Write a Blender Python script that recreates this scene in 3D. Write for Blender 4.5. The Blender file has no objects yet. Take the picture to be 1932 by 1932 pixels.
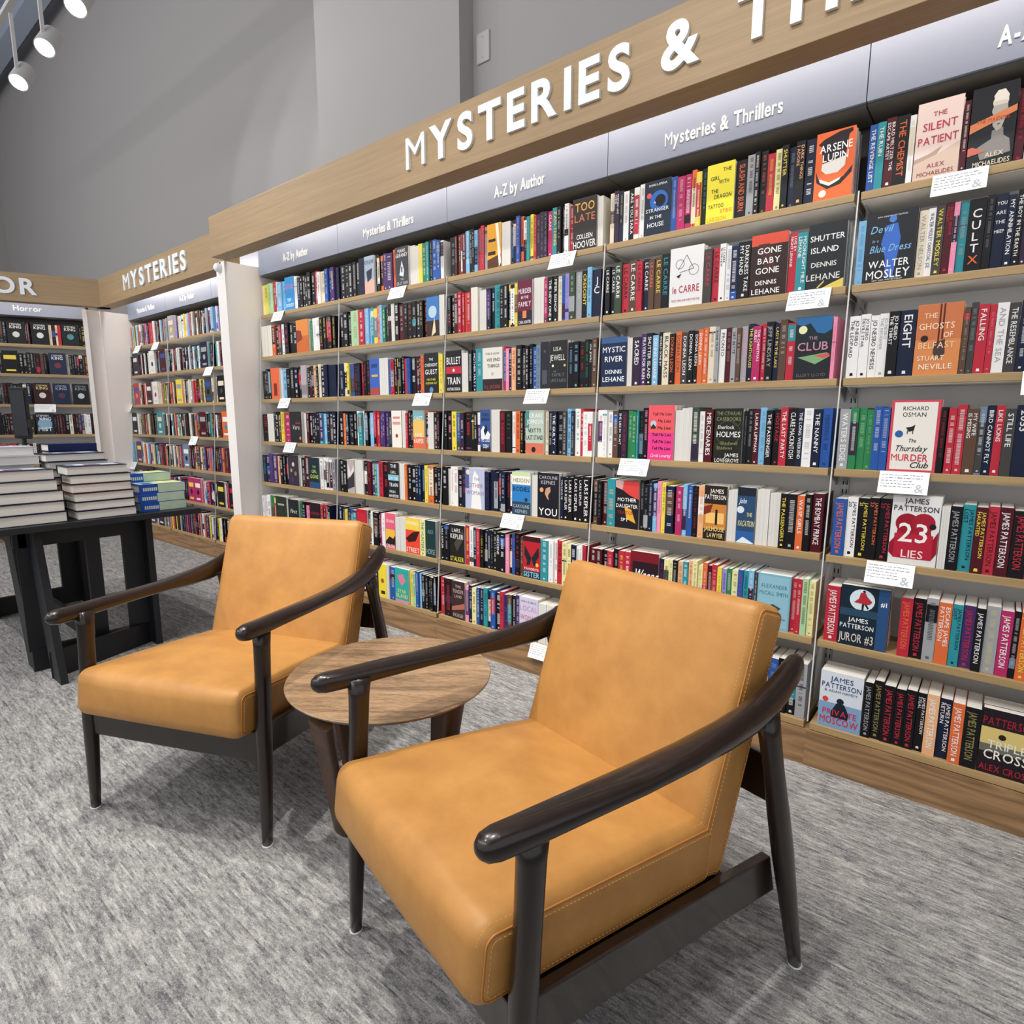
import bpy, bmesh, math, random
from mathutils import Vector, Matrix, Euler
import numpy as np
random.seed(7)
SC = bpy.context.scene
COL = SC.collection
# ------------------------------------------------------------------ camera, world, exposure, big lights
FPX = 1130.0
cd = bpy.data.cameras.new('camera'); cam = bpy.data.objects.new('camera', cd); COL.objects.link(cam)
cd.sensor_width = 36.0; cd.lens = FPX / 1932.0 * 36.0; cd.clip_start = .02; cd.clip_end = 100
cam_r = Vector((.77603710, .63068713, .00040062)); cam_u = Vector((-.0984182, .12047245, .98782602)); cam_f = Vector((-.6229609, .76662907, -.15556218))
cam.matrix_world = Matrix(((cam_r.x, cam_u.x, -cam_f.x, 0), (cam_r.y, cam_u.y, -cam_f.y, 0), (cam_r.z, cam_u.z, -cam_f.z, 1.195), (0, 0, 0, 1)))
SC.camera = cam
W = bpy.data.worlds.new('store_ambient'); SC.world = W; W.use_nodes = True
W.node_tree.nodes['Background'].inputs[0].default_value = (.93, .96, 1.0, 1)
W.node_tree.nodes['Background'].inputs[1].default_value = .78
SC.view_settings.view_transform = 'Standard'; SC.view_settings.look = 'None'
SC.view_settings.gamma = 1; SC.view_settings.use_curve_mapping = False
SC.view_settings.exposure = 0.0

def light(kind, name, loc, target, energy, color=(1, .95, .88), **kw):
    l = bpy.data.lights.new(name, kind); l.energy = energy; l.color = color
    for k, v in kw.items(): setattr(l, k, v)
    o = bpy.data.objects.new(name, l); COL.objects.link(o); o.location = loc
    d = Vector(target) - Vector(loc); o.rotation_euler = d.to_track_quat('-Z', 'Y').to_euler()
    return o
# ceiling spot tracks of the store, out of the frame above and behind the camera
WARM = (1, .965, .915)
for i, (loc, tgt, e) in enumerate([
    ((-2.3, .45, 4.2), (-1.85, .9, .3), 265), ((-.75, .55, 4.2), (-.80, .85, .3), 265),
    ((.7, .9, 4.1), (-.45, 1.15, .3), 45), ((-3.6, -.6, 4.2), (-3.3, .7, .6), 190),
    ((-1.9, -1.0, 4.2), (-1.7, .0, 0), 130), ((-5.6, .4, 4.2), (-5.3, 1.2, .3), 170)]):
    light('SPOT', 'track_light', loc, tgt, e, WARM, spot_size=math.radians(60), spot_blend=.7, shadow_soft_size=.045)
for i, x in enumerate((-5.6, -3.9, -2.6, -1.3, 0.0)):      # wall washers for the book wall
    light('SPOT', 'wall_washer', (x, .0, 3.8), (x - .1, 2.2, 1.05), 88, (1, .975, .95), spot_size=math.radians(66), spot_blend=.8, shadow_soft_size=.06)
light('AREA', 'front_fill_light', (-2.0, -2.4, 4.6), (-2.0, .8, .6), 38, (1, .98, .95), shape='RECTANGLE', size=6, size_y=2.5)  # broad frontal fill added for soft light, not a store fixture
light('AREA', 'wall_fill_light', (-8.5, -1.6, 3.2), (-8.8, 2.9, 4.9), 42, (.96, .98, 1), shape='RECTANGLE', size=4, size_y=1.2)  # unseen fill added to lift the far left wall and ceiling beam
light('AREA', 'wall_fill_light', (-4.5, -2.2, 3.4), (-4.5, 2.9, 4.4), 105, (.98, .98, 1), shape='RECTANGLE', size=8, size_y=.6)  # unseen fill added to brighten the upper back wall

# ------------------------------------------------------------------ materials
MATS = {}
def srgb(c):
    if isinstance(c, str): c = tuple(int(c[i:i+2], 16) / 255 for i in (0, 2, 4))
    return tuple((v / 12.92 if v <= .04045 else ((v + .055) / 1.055) ** 2.4) for v in c[:3]) + (1,)
def new_mat(name):
    m = bpy.data.materials.new(name); m.use_nodes = True; nt = m.node_tree
    return m, nt, nt.nodes['Principled BSDF']
def N(nt, t, **kw):
    n = nt.nodes.new(t)
    for k, v in kw.items():
        if k in n.inputs.keys(): n.inputs[k].default_value = v
        else: setattr(n, k, v)
    return n
def L(nt, a, b): nt.links.new(a, b)
def plain(name, col, rough=.5, metal=0, noise=0, nscale=40, bump=0, coat=0, spec=.5):
    if name in MATS: return MATS[name]
    m, nt, b = new_mat(name); c = srgb(col)
    b.inputs['Base Color'].default_value = c; b.inputs['Roughness'].default_value = rough; b.inputs['Metallic'].default_value = metal
    b.inputs['Coat Weight'].default_value = coat; b.inputs['Coat Roughness'].default_value = .12; b.inputs['Specular IOR Level'].default_value = spec
    tc = N(nt, 'ShaderNodeTexCoord'); nz = N(nt, 'ShaderNodeTexNoise', Scale=nscale, Detail=5.0); L(nt, tc.outputs['Object'], nz.inputs['Vector'])
    if noise:
        mx = N(nt, 'ShaderNodeMix', data_type='RGBA'); mx.inputs[6].default_value = tuple(v * (1 - noise) for v in c[:3]) + (1,); mx.inputs[7].default_value = tuple(min(1, v * (1 + noise)) for v in c[:3]) + (1,)
        L(nt, nz.outputs['Fac'], mx.inputs[0]); L(nt, mx.outputs[2], b.inputs['Base Color'])
    if bump:
        bp = N(nt, 'ShaderNodeBump', Strength=bump, Distance=.002); L(nt, nz.outputs['Fac'], bp.inputs['Height']); L(nt, bp.outputs[0], b.inputs['Normal'])
    MATS[name] = m; return m
def wood(name, c1, c2, scale=(1, 1, 1), rough=.45, wscale=6, dist=4, coat=0, rot=(0, 0, 0), fine=.5):
    m, nt, b = new_mat(name)
    tc0 = N(nt, 'ShaderNodeTexCoord'); tc = N(nt, 'ShaderNodeMapping'); tc.inputs['Rotation'].default_value = rot; L(nt, tc0.outputs['Object'], tc.inputs['Vector']); mp = N(nt, 'ShaderNodeMapping'); mp.inputs['Scale'].default_value = scale
    L(nt, tc.outputs[0], mp.inputs['Vector'])
    wv = N(nt, 'ShaderNodeTexNoise', Scale=wscale, Detail=6.0, Roughness=.6, Distortion=dist); L(nt, mp.outputs[0], wv.inputs['Vector'])
    mp2 = N(nt, 'ShaderNodeMapping'); mp2.inputs['Scale'].default_value = tuple(s * 9 if s > 1 else s * 1.2 for s in scale); L(nt, tc.outputs[0], mp2.inputs['Vector'])
    nz = N(nt, 'ShaderNodeTexNoise', Scale=wscale * 1.5, Detail=8.0, Roughness=.7); L(nt, mp2.outputs[0], nz.inputs['Vector'])
    ad = N(nt, 'ShaderNodeMix', data_type='FLOAT'); ad.inputs[0].default_value = fine; L(nt, wv.outputs['Fac'], ad.inputs[2]); L(nt, nz.outputs['Fac'], ad.inputs[3])
    cr = N(nt, 'ShaderNodeValToRGB'); cr.color_ramp.elements[0].position = .33; cr.color_ramp.elements[0].color = srgb(c1); cr.color_ramp.elements[1].position = .66; cr.color_ramp.elements[1].color = srgb(c2)
    L(nt, ad.outputs[0], cr.inputs[0]); L(nt, cr.outputs[0], b.inputs['Base Color'])
    b.inputs['Roughness'].default_value = rough; b.inputs['Coat Weight'].default_value = coat; b.inputs['Coat Roughness'].default_value = .08
    bp = N(nt, 'ShaderNodeBump', Strength=.15, Distance=.001); L(nt, ad.outputs[0], bp.inputs['Height']); L(nt, bp.outputs[0], b.inputs['Normal'])
    MATS[name] = m; return m
M_wall = plain('wall_paint', 'aaa5a2', .85, noise=.03, nscale=300, bump=.15)
M_white = plain('white_laminate', 'f3ece6', .6, noise=.02, nscale=200)
M_back = plain('grey_back_panel', 'eeebe7', .7, noise=.03, nscale=250)
M_darkback = plain('dark_back_panel', '6a6864', .6)
M_metal = plain('grey_metal', 'b9b9b8', .4, metal=.3)
M_slot = plain('slot_dark', '1c1c1c', .8)
M_sign = plain('sign_panel_grey', '9aa4ba', .4, noise=.02, nscale=400)
M_letter = plain('letter_white', 'eef2f4', .4)
M_black = plain('black_table_paint', '17191d', .5, noise=.2, nscale=60, bump=.1)
M_page = plain('page_paper', 'e9e4da', .8, noise=.05, nscale=600)
M_pageg = plain('page_paper_grey', 'd5d1c8', .8, noise=.05, nscale=600)
M_card = plain('card_paper', 'f3f3f2', .5)
M_ink = plain('ink_grey', '7d8288', .7)
M_plate = plain('switch_plate', 'c4c2bf', .4)
M_glide = plain('foot_glide', 'dedede', .35)
M_fascia = wood('fascia_oak', '8f7452', 'b0946c', scale=(1, 30, 30), wscale=2.2, dist=.4, rough=.5, fine=.65)
M_shelf = wood('shelf_oak', '957a50', 'b99b6c', scale=(1, 24, 24), wscale=2.5, dist=.4, rough=.5)
def cathedral(name, c1, c2, sc, k, rough):
    m, nt, b = new_mat(name); tc = N(nt, 'ShaderNodeTexCoord'); mp = N(nt, 'ShaderNodeMapping'); mp.inputs['Scale'].default_value = sc; L(nt, tc.outputs['Object'], mp.inputs['Vector'])
    n = N(nt, 'ShaderNodeTexNoise', Scale=1.6, Detail=1.5, Roughness=.45); L(nt, mp.outputs[0], n.inputs['Vector'])
    q = N(nt, 'ShaderNodeMath', operation='MULTIPLY'); q.inputs[1].default_value = k; L(nt, n.outputs['Fac'], q.inputs[0])
    pp = N(nt, 'ShaderNodeMath', operation='PINGPONG'); pp.inputs[1].default_value = 1; L(nt, q.outputs[0], pp.inputs[0])
    m2 = N(nt, 'ShaderNodeMapping'); m2.inputs['Scale'].default_value = (4, 60, 90); L(nt, tc.outputs['Object'], m2.inputs['Vector'])
    f = N(nt, 'ShaderNodeTexNoise', Scale=3.0, Detail=4.0); L(nt, m2.outputs[0], f.inputs['Vector'])
    mx = N(nt, 'ShaderNodeMix', data_type='FLOAT'); mx.inputs[0].default_value = .55; L(nt, pp.outputs[0], mx.inputs[2]); L(nt, f.outputs['Fac'], mx.inputs[3])
    cr = N(nt, 'ShaderNodeValToRGB'); cr.color_ramp.elements[0].position = .25; cr.color_ramp.elements[0].color = srgb(c1); cr.color_ramp.elements[1].position = .75; cr.color_ramp.elements[1].color = srgb(c2)
    L(nt, mx.outputs[0], cr.inputs[0]); L(nt, cr.outputs[0], b.inputs['Base Color']); b.inputs['Roughness'].default_value = rough; return m
M_kick = cathedral('kick_oak', '7a5c3d', 'a58059', (.9, 3, 9), 12, .45)
M_walnut = wood('dark_walnut', '130a06', '24140c', scale=(12, 12, 1.6), wscale=3, dist=.6, rough=.3, coat=.35)
M_tabletop = wood('walnut_top', '2e1e13', 'c39f78', scale=(1.3, 11, 11), wscale=2.6, dist=.7, rough=.4, coat=.1, rot=(0, 0, math.radians(-36)), fine=.5)
M_legw = wood('walnut_leg', '3a281c', '664a35', scale=(12, 12, 1.5), wscale=3, dist=.6, rough=.42)
def leather():
    m, nt, b = new_mat('tan_leather'); tc = N(nt, 'ShaderNodeTexCoord')
    n1 = N(nt, 'ShaderNodeTexNoise', Scale=9.0, Detail=8.0, Roughness=.65); L(nt, tc.outputs['Object'], n1.inputs['Vector'])
    n2 = N(nt, 'ShaderNodeTexVoronoi', Scale=420.0); L(nt, tc.outputs['Object'], n2.inputs['Vector'])
    cr = N(nt, 'ShaderNodeValToRGB'); cr.color_ramp.elements[0].position = .3; cr.color_ramp.elements[0].color = srgb('a8753b'); cr.color_ramp.elements[1].position = .72; cr.color_ramp.elements[1].color = srgb('bf8a49')
    L(nt, n1.outputs['Fac'], cr.inputs[0]); L(nt, cr.outputs[0], b.inputs['Base Color'])
    b.inputs['Roughness'].default_value = .46; b.inputs['Specular IOR Level'].default_value = .4
    bp = N(nt, 'ShaderNodeBump', Strength=.12, Distance=.0006); L(nt, n2.outputs['Distance'], bp.inputs['Height']); L(nt, bp.outputs[0], b.inputs['Normal'])
    return m
M_leather = leather()
M_seam = plain('leather_seam', 'b9762f', .5); M_thread = plain('stitch_thread', 'e0a862', .6)
def carpet():
    m, nt, b = new_mat('grey_streaked_carpet'); tc = N(nt, 'ShaderNodeTexCoord'); sp = N(nt, 'ShaderNodeSeparateXYZ'); L(nt, tc.outputs['Object'], sp.inputs[0])
    def nz(scale, sc, det=4, rough=.6, dist=0):
        mp = N(nt, 'ShaderNodeMapping'); mp.inputs['Scale'].default_value = scale; L(nt, tc.outputs['Object'], mp.inputs['Vector'])
        n = N(nt, 'ShaderNodeTexNoise', Scale=sc, Detail=float(det), Roughness=rough, Distortion=dist); L(nt, mp.outputs[0], n.inputs['Vector']); return n.outputs['Fac']
    def ribs(step, kx, ky):          # yarn rows: every row of width step has its own run of light and dark
        sn = N(nt, 'ShaderNodeMath', operation='SNAP'); sn.inputs[1].default_value = step; L(nt, sp.outputs['Y'], sn.inputs[0])
        cb = N(nt, 'ShaderNodeCombineXYZ'); a_ = N(nt, 'ShaderNodeMath', operation='MULTIPLY'); a_.inputs[1].default_value = kx; L(nt, sp.outputs['X'], a_.inputs[0])
        b_ = N(nt, 'ShaderNodeMath', operation='MULTIPLY'); b_.inputs[1].default_value = ky; L(nt, sn.outputs[0], b_.inputs[0])
        L(nt, a_.outputs[0], cb.inputs[0]); L(nt, b_.outputs[0], cb.inputs[1])
        n = N(nt, 'ShaderNodeTexNoise', Scale=1.0, Detail=3.0, Roughness=.7); L(nt, cb.outputs[0], n.inputs['Vector']); return n.outputs['Fac']
    def mixf(x, y, t):
        k = N(nt, 'ShaderNodeMix', data_type='FLOAT'); k.inputs[0].default_value = t; L(nt, x, k.inputs[2]); L(nt, y, k.inputs[3]); return k.outputs[0]
    v = mixf(ribs(.0042, 30, 211), ribs(.0084, 7, 83), .45); v = mixf(v, nz((1, 2.6, 1), 10, 5, .7), .24); v = mixf(v, nz((1, 1.6, 1), 240, 3), .26)
    cr = N(nt, 'ShaderNodeValToRGB'); e = cr.color_ramp.elements; e[0].position = .415; e[0].color = srgb('5a5a5e'); e[1].position = .592; e[1].color = srgb('bdbbb6')
    k = e.new(.49); k.color = srgb('8b8987')
    L(nt, v, cr.inputs[0]); L(nt, cr.outputs[0], b.inputs['Base Color']); b.inputs['Roughness'].default_value = .95; b.inputs['Specular IOR Level'].default_value = .1
    bp = N(nt, 'ShaderNodeBump', Strength=.45, Distance=.004); L(nt, v, bp.inputs['Height']); L(nt, bp.outputs[0], b.inputs['Normal'])
    return m
M_carpet = carpet()
def objcol(name, rough):
    m, nt, b = new_mat(name); oi = N(nt, 'ShaderNodeObjectInfo'); L(nt, oi.outputs['Color'], b.inputs['Base Color']); b.inputs['Roughness'].default_value = rough; b.inputs['Specular IOR Level'].default_value = .22; return m
def attcol(name, rough):
    m, nt, b = new_mat(name); a = N(nt, 'ShaderNodeAttribute', attribute_name='Col'); L(nt, a.outputs['Color'], b.inputs['Base Color']); b.inputs['Roughness'].default_value = rough; b.inputs['Specular IOR Level'].default_value = .22; return m
M_cover = objcol('book_cover', .42); M_print = attcol('book_print', .42); M_stuff = attcol('book_rows', .4)
def acrylic():
    m, nt, b = new_mat('clear_acrylic'); out = nt.nodes['Material Output']; t = N(nt, 'ShaderNodeBsdfTransparent'); g = N(nt, 'ShaderNodeBsdfGlossy', Roughness=.05); mx = N(nt, 'ShaderNodeMixShader'); mx.inputs[0].default_value = .05
    L(nt, t.outputs[0], mx.inputs[1]); L(nt, g.outputs[0], mx.inputs[2]); L(nt, mx.outputs[0], out.inputs[0]); return m
M_acr = acrylic()
def emit(name, col, s):
    m, nt, b = new_mat(name); b.inputs['Emission Color'].default_value = srgb(col); b.inputs['Emission Strength'].default_value = s; return m
M_lamp = emit('lamp_glow', 'ffffff', 30); M_led = emit('led_strip', 'fff6ea', 12)

# ------------------------------------------------------------------ mesh helpers
def mesh(name, verts, faces, mat=None, smooth=False, parent=None):
    me = bpy.data.meshes.new(name); me.from_pydata([tuple(v) for v in verts], [], faces); me.update()
    if mat: me.materials.append(mat)
    if smooth: me.shade_smooth()
    o = bpy.data.objects.new(name, me); COL.objects.link(o)
    if parent: o.parent = parent
    return o
class MB:
    def __init__(s): s.v = []; s.f = []
    def add(s, vs, fs):
        n = len(s.v); s.v += [tuple(v) for v in vs]; s.f += [tuple(i + n for i in f) for f in fs]; return s
    def box(s, x0, x1, y0, y1, z0, z1, T=None):
        vs = [Vector(p) for p in ((x0, y0, z0), (x1, y0, z0), (x1, y1, z0), (x0, y1, z0), (x0, y0, z1), (x1, y0, z1), (x1, y1, z1), (x0, y1, z1))]
        if T: vs = [T @ v for v in vs]
        return s.add(vs, [(0, 3, 2, 1), (4, 5, 6, 7), (0, 1, 5, 4), (1, 2, 6, 5), (2, 3, 7, 6), (3, 0, 4, 7)])
    def prism(s, poly, x0, x1):           # poly of (y,z), extruded along x
        n = len(poly); vs = [(x0, y, z) for y, z in poly] + [(x1, y, z) for y, z in poly]
        return s.add(vs, [tuple(range(n))[::-1], tuple(range(n, 2 * n))] + [(i, (i + 1) % n, n + (i + 1) % n, n + i) for i in range(n)])
    def tube(s, pts, radii, seg=16, pw=2.0, up=(0, 0, 1), cap=True):   # radii: (side, up) pairs
        pts = [Vector(p) for p in pts]; rings = []; up = Vector(up)
        for i, p in enumerate(pts):
            t = (pts[min(i + 1, len(pts) - 1)] - pts[max(i - 1, 0)]).normalized()
            a = t.cross(up); a = a.normalized() if a.length > 1e-4 else Vector((1, 0, 0)); b = a.cross(t).normalized()
            r = radii[i] if isinstance(radii, list) else radii
            ra, rb = r if isinstance(r, tuple) else (r, r)
            ring = []
            for k in range(seg):
                c, q = math.cos(2 * math.pi * k / seg), math.sin(2 * math.pi * k / seg)
                c = math.copysign(abs(c) ** (2 / pw), c); q = math.copysign(abs(q) ** (2 / pw), q)
                ring.append(p + a * (c * ra) + b * (q * rb))
            rings.append(ring)
        vs = [v for r in rings for v in r]; fs = []
        for i in range(len(rings) - 1):
            for k in range(seg):
                fs.append((i * seg + k, i * seg + (k + 1) % seg, (i + 1) * seg + (k + 1) % seg, (i + 1) * seg + k))
        if cap: fs += [tuple(range(seg))[::-1], tuple((len(rings) - 1) * seg + k for k in range(seg))]
        return s.add(vs, fs)
    def lathe(s, prof, seg=32, c=(0, 0, 0)):
        vs = [(c[0] + r * math.cos(2 * math.pi * k / seg), c[1] + r * math.sin(2 * math.pi * k / seg), c[2] + z) for r, z in prof for k in range(seg)]
        fs = [(i * seg + k, i * seg + (k + 1) % seg, (i + 1) * seg + (k + 1) % seg, (i + 1) * seg + k) for i in range(len(prof) - 1) for k in range(seg)]
        fs += [tuple(range(seg))[::-1], tuple((len(prof) - 1) * seg + k for k in range(seg))]
        return s.add(vs, fs)
    def build(s, name, mat, parent=None, smooth=False, bevel=0, T=None, auto=None):
        o = mesh(name, s.v, s.f, mat, smooth, parent)
        bm = bmesh.new(); bm.from_mesh(o.data); bmesh.ops.recalc_face_normals(bm, faces=bm.faces)
        if bevel:
            ed = [e for e in bm.edges if len(e.link_faces) == 2 and e.calc_face_angle(0) > .6]
            bmesh.ops.bevel(bm, geom=ed, offset=bevel, segments=2, profile=.6, affect='EDGES')
        bm.to_mesh(o.data); bm.free()
        if smooth: o.data.shade_smooth()
        if smooth == 'auto': o.data.set_sharp_from_angle(angle=math.radians(40))
        if T: o.matrix_local = T
        return o
def boxo(name, b, mat, parent=None, bevel=0, kind=None):
    o = MB().box(*b).build(name, mat, parent, bevel=bevel)
    if kind: o['kind'] = kind
    return o
def empty(name, loc, rz=0):
    o = bpy.data.objects.new(name, None); COL.objects.link(o); o.location = loc; o.rotation_euler = (0, 0, rz); o.empty_display_size = .05; return o
def tag(o, label, cat, group=None):
    o['label'] = label; o['category'] = cat
    if group: o['group'] = group
    return o
def copy_tree(o, parent=None):
    c = o.copy(); COL.objects.link(c)
    if parent: c.parent = parent
    for ch in list(o.children): copy_tree(ch, c)
    return c

# ------------------------------------------------------------------ glyphs (built-in font outlines)
GL = {}; GB = {}
def make_glyphs():
    cu = bpy.data.curves.new('g', 'FONT'); ob = bpy.data.objects.new('g', cu); COL.objects.link(ob)
    for D_, tries in ((GL, (.008, 0)), (GB, (.03, .022, .014, .006, 0))):
        cu.resolution_u = 2 if D_ is GL else 5
        for ch in "ABCDEFGHIJKLMNOPQRSTUVWXYZabcdefghijklmnopqrstuvwxyz0123456789&#-.'":
            for off in tries:
                cu.offset = off; cu.body = ch; bpy.context.view_layer.update()
                me = bpy.data.meshes.new_from_object(ob.evaluated_get(bpy.context.evaluated_depsgraph_get()))
                vs = [(v.co.x, v.co.y) for v in me.vertices]; fs = [tuple(p.vertices) for p in me.polygons]; bpy.data.meshes.remove(me)
                ed = [e for f in fs for e in zip(f, f[1:] + f[:1])]
                if len(ed) == len(set(ed)): break
            x0 = min(v[0] for v in vs); x1 = max(v[0] for v in vs)
            D_[ch] = ([(x - x0, y) for x, y in vs], fs, x1 - x0)
    bpy.data.objects.remove(ob); bpy.data.curves.remove(cu)
make_glyphs()
CAPH = max(v[1] for v in GL['H'][0])
def text2d(s, sp=.09, G=None):
    G = G or GL
    vs = []; fs = []; x = 0
    for ch in s:
        if ch not in G: x += .30; continue
        gv, gf, w = G[ch]; n = len(vs); vs += [(a + x, b) for a, b in gv]; fs += [tuple(i + n for i in f) for f in gf]; x += w + sp
    return vs, fs, max(x - sp, .01)
def fit_text(s, h, wmax, sp=.09, G=None):
    vs, fs, w = text2d(s, sp, G); k = h / CAPH; sx = min(k, wmax / w)
    return [(x * sx, y * k) for x, y in vs], fs, w * sx
def extrude2d(vs, fs, d):                      # returns 3d verts (x, y, z) with z the thickness direction 0..d
    cnt = {}
    for f in fs:
        for a, b in zip(f, f[1:] + f[:1]): cnt[(a, b)] = 1
    n = len(vs); V = [(x, y, d) for x, y in vs] + [(x, y, 0) for x, y in vs]
    F = [tuple(f) for f in fs] + [tuple(i + n for i in f[::-1]) for f in fs]
    F += [(b, a, a + n, b + n) for a, b in cnt if (b, a) not in cnt]
    return V, F
# ------------------------------------------------------------------ room shell
def structure(o): o['kind'] = 'structure'; return o
structure(boxo('floor', (-13.5, 6, -5.5, 3.1, -.1, 0), M_carpet))
plan = [(-13.5, 3.1), (-13.5, 2.95), (-3.8, 2.95), (-3.8, 2.6), (-2.48, 2.6), (-2.48, 2.71), (6, 2.71), (6, 3.1)]
wb = MB(); n_ = len(plan)
wb.add([(x, y, 0) for x, y in plan] + [(x, y, 6.45) for x, y in plan], [tuple(range(n_)), tuple(range(n_, 2 * n_))[::-1]] + [(i, (i + 1) % n_, n_ + (i + 1) % n_, n_ + i) for i in range(n_)])
structure(wb.build('wall_back', M_wall))
structure(boxo('wall_left', (-13.6, -13.5, -5.5, 3.1, 0, 6.45), M_wall))
M_ceil = plain('ceiling_deck_paint', 'b4bccb', .8, noise=.25, nscale=3)
ce = MB()
for i in range(98): ce.box(-13.5 + i * .2, -13.5 + i * .2 + .12, -5.5, 3.1, 6.45, 6.5)
ce.box(-13.5, 6, -5.5, 3.1, 6.49, 6.56)
structure(ce.build('ceiling', M_ceil))
structure(boxo('trim_1', (-13.5, 6, 2.55, 2.75, 6.12, 6.3), plain('beam_paint', 'aab4c4', .6)))
structure(boxo('trim_2', (-13.5, 6, 1.4, 1.5, 6.2, 6.42), MATS['beam_paint']))
sp_ = empty('switch_plate', (-2.40, 2.71, 3.18)); tag(sp_, 'blank pale wall plate high on the grey wall above the fascia', 'wall plate')
MB().box(-.045, .045, -.012, 0, -.07, .08).build('cover_plate', M_plate, sp_, bevel=.004)
for dz in (-.045, .055): MB().lathe([(.0001, -.0145), (.004, -.014), (.004, -.012)], 12).build('screw', M_metal, sp_, T=Matrix.Translation((0, -.0005, dz)) @ Matrix.Rotation(math.radians(90), 4, 'X') @ Matrix.Translation((0, 0, .026)))

# ------------------------------------------------------------------ wall units
M_edge = plain('divider_edge', 'cfcfcd', .4)
ROWZ = [1.895, 1.613, 1.322, 1.030, .743, .452, .157]
def yf(z): return 2.208 + .0633 * (z - 1.195)
BW = .914
ALC = Matrix.Translation((0, .16, 0))
ha = math.radians(67)
HOR = Matrix.Translation((-7.19, 2.125, 0)) @ Matrix.Rotation(ha, 4, 'Z') @ Matrix.Translation((0, -2.2525, 0))
ID = Matrix.Identity(4)
def sign_text(txt, h, wmax, mat, parent, loc, d=.003):
    vs, fs, w = fit_text(txt, h, wmax, .075, GB); V, F = extrude2d(vs, fs, d)
    o = MB().add([(x - w / 2, -z, y) for x, y, z in V], F).build('lettering', mat, parent); o.location = loc; return o
def sheared(x0, x1, za, zb, d0, d1):
    return MB().prism([(yf(za) + d0, za), (yf(za) + d1, za), (yf(zb) + d1, zb), (yf(zb) + d0, zb)], x0, x1)
def bay(T, x0, w, sign, label, right=True, group='bookcase bays'):
    r = empty('bookcase_bay', (0, 0, 0)); r.matrix_world = T @ Matrix.Translation((x0, 0, 0)); tag(r, label, 'bookcase', group)
    sheared(0, w, .13, 1.93, .2, .225).build('back_panel', M_back, r)
    sheared(0, w, 1.93, 2.36, .2, .225).build('upper_back_panel', M_darkback, r)
    g = .009
    for i, z in enumerate(ROWZ):
        y0 = yf(z)
        s = MB().box(g, w - g, y0, y0 + .199, z - .024, z).build('shelf', M_shelf, r, bevel=.002)
        if i < 5: MB().box(g + .001, w - g - .001, y0 + .006, y0 + .198, z - .026, z - .0235).build('shelf_underside', M_back, s)
        for sx in (.006, w - .026):
            MB().prism([(y0 + .05, z - .026), (y0 + .199, z - .026), (y0 + .199, z - .075), (y0 + .17, z - .06)], sx + .007, sx + .012).build('shelf_bracket', M_metal, r)
    # slotted upright and clear divider on the left joint
    u = sheared(.0003, .0243, .16, 2.1, .19, .2).build('slotted_upright', M_metal, r)
    sl = MB()
    for k in range(60):
        z = .2 + k * .0317
        for dx in (.006, .018): sl.box(dx - .0018, dx + .0018, yf(z) + .1888, yf(z) + .1902, z, z + .016)
    sl.build('slots', M_slot, u)
    sheared(.0004, .0028, .16, 1.9, .004, .19).build('clear_divider', M_acr, r)
    sheared(.0002, .0042, .16, 1.9, -.001, .004).build('divider_edge', M_edge, r)
    MB().box(0, w, 2.138, 2.2, 0, .131).build('kickboard', M_kick, r)
    p = MB().prism([(2.262, 2.16), (2.262, 2.42), (2.30, 2.42), (2.30, 2.185), (2.35, 2.16)], .0015, w - .0015).build('header_sign', M_sign, r)
    MB().box(.002, w - .002, 2.275, 2.43, 2.150, 2.1595).build('header_soffit', M_darkback, p)
    if sign: sign_text(sign, (.046 if '&' in sign else .048), (.42 if '&' in sign else .29), M_letter, p, (w / 2, 2.262, 2.203))
    return r
MT, AZ = 'Mysteries & Thrillers', 'A-Z by Author'
bay_names = {1: 'leftmost bay', 2: 'second bay', 3: 'third bay', 4: 'fourth bay', 5: 'fifth bay', 6: 'sixth bay'}
for k in range(1, 7):
    bay(ID, -.428 - (5 - k) * BW, BW, AZ if k % 2 else MT, {1: 'tall oak and grey bookcase bay beside the white end panel, behind the left chair',
        2: 'bookcase bay of the long wall, second from the white end panel, above the left armrest', 3: 'bookcase bay of the long wall, its lettered header third from the white end panel',
        4: 'bookcase bay of the long wall rising behind the back of the right chair', 5: 'bookcase bay at the right edge of the photo, sloping header cut off by frame',
        6: 'bookcase bay continuing the long wall beyond the right edge'}[k])
for k in range(3):
    bay(ALC, -6.95 + k * .904, .904, (MT, AZ, MT)[k], ('narrow-looking bookcase bay in the far corner, nearest the angled unit', 'middle bookcase bay of the recessed far section', 'bookcase bay of the recessed far section, partly hidden by the white end panel')[k], group='far bookcase bays')
for k in range(3):
    bay(HOR, -(k + 1) * BW, BW, ('Horror', 'Horror', 'Horror')[k], ('angled bookcase bay of mostly black books at the left edge, next to the corner', 'second angled bookcase bay left of the corner, behind the stacked table', 'third angled bookcase bay left of the corner, outside the frame')[k], group='angled bookcase bays')
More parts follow.
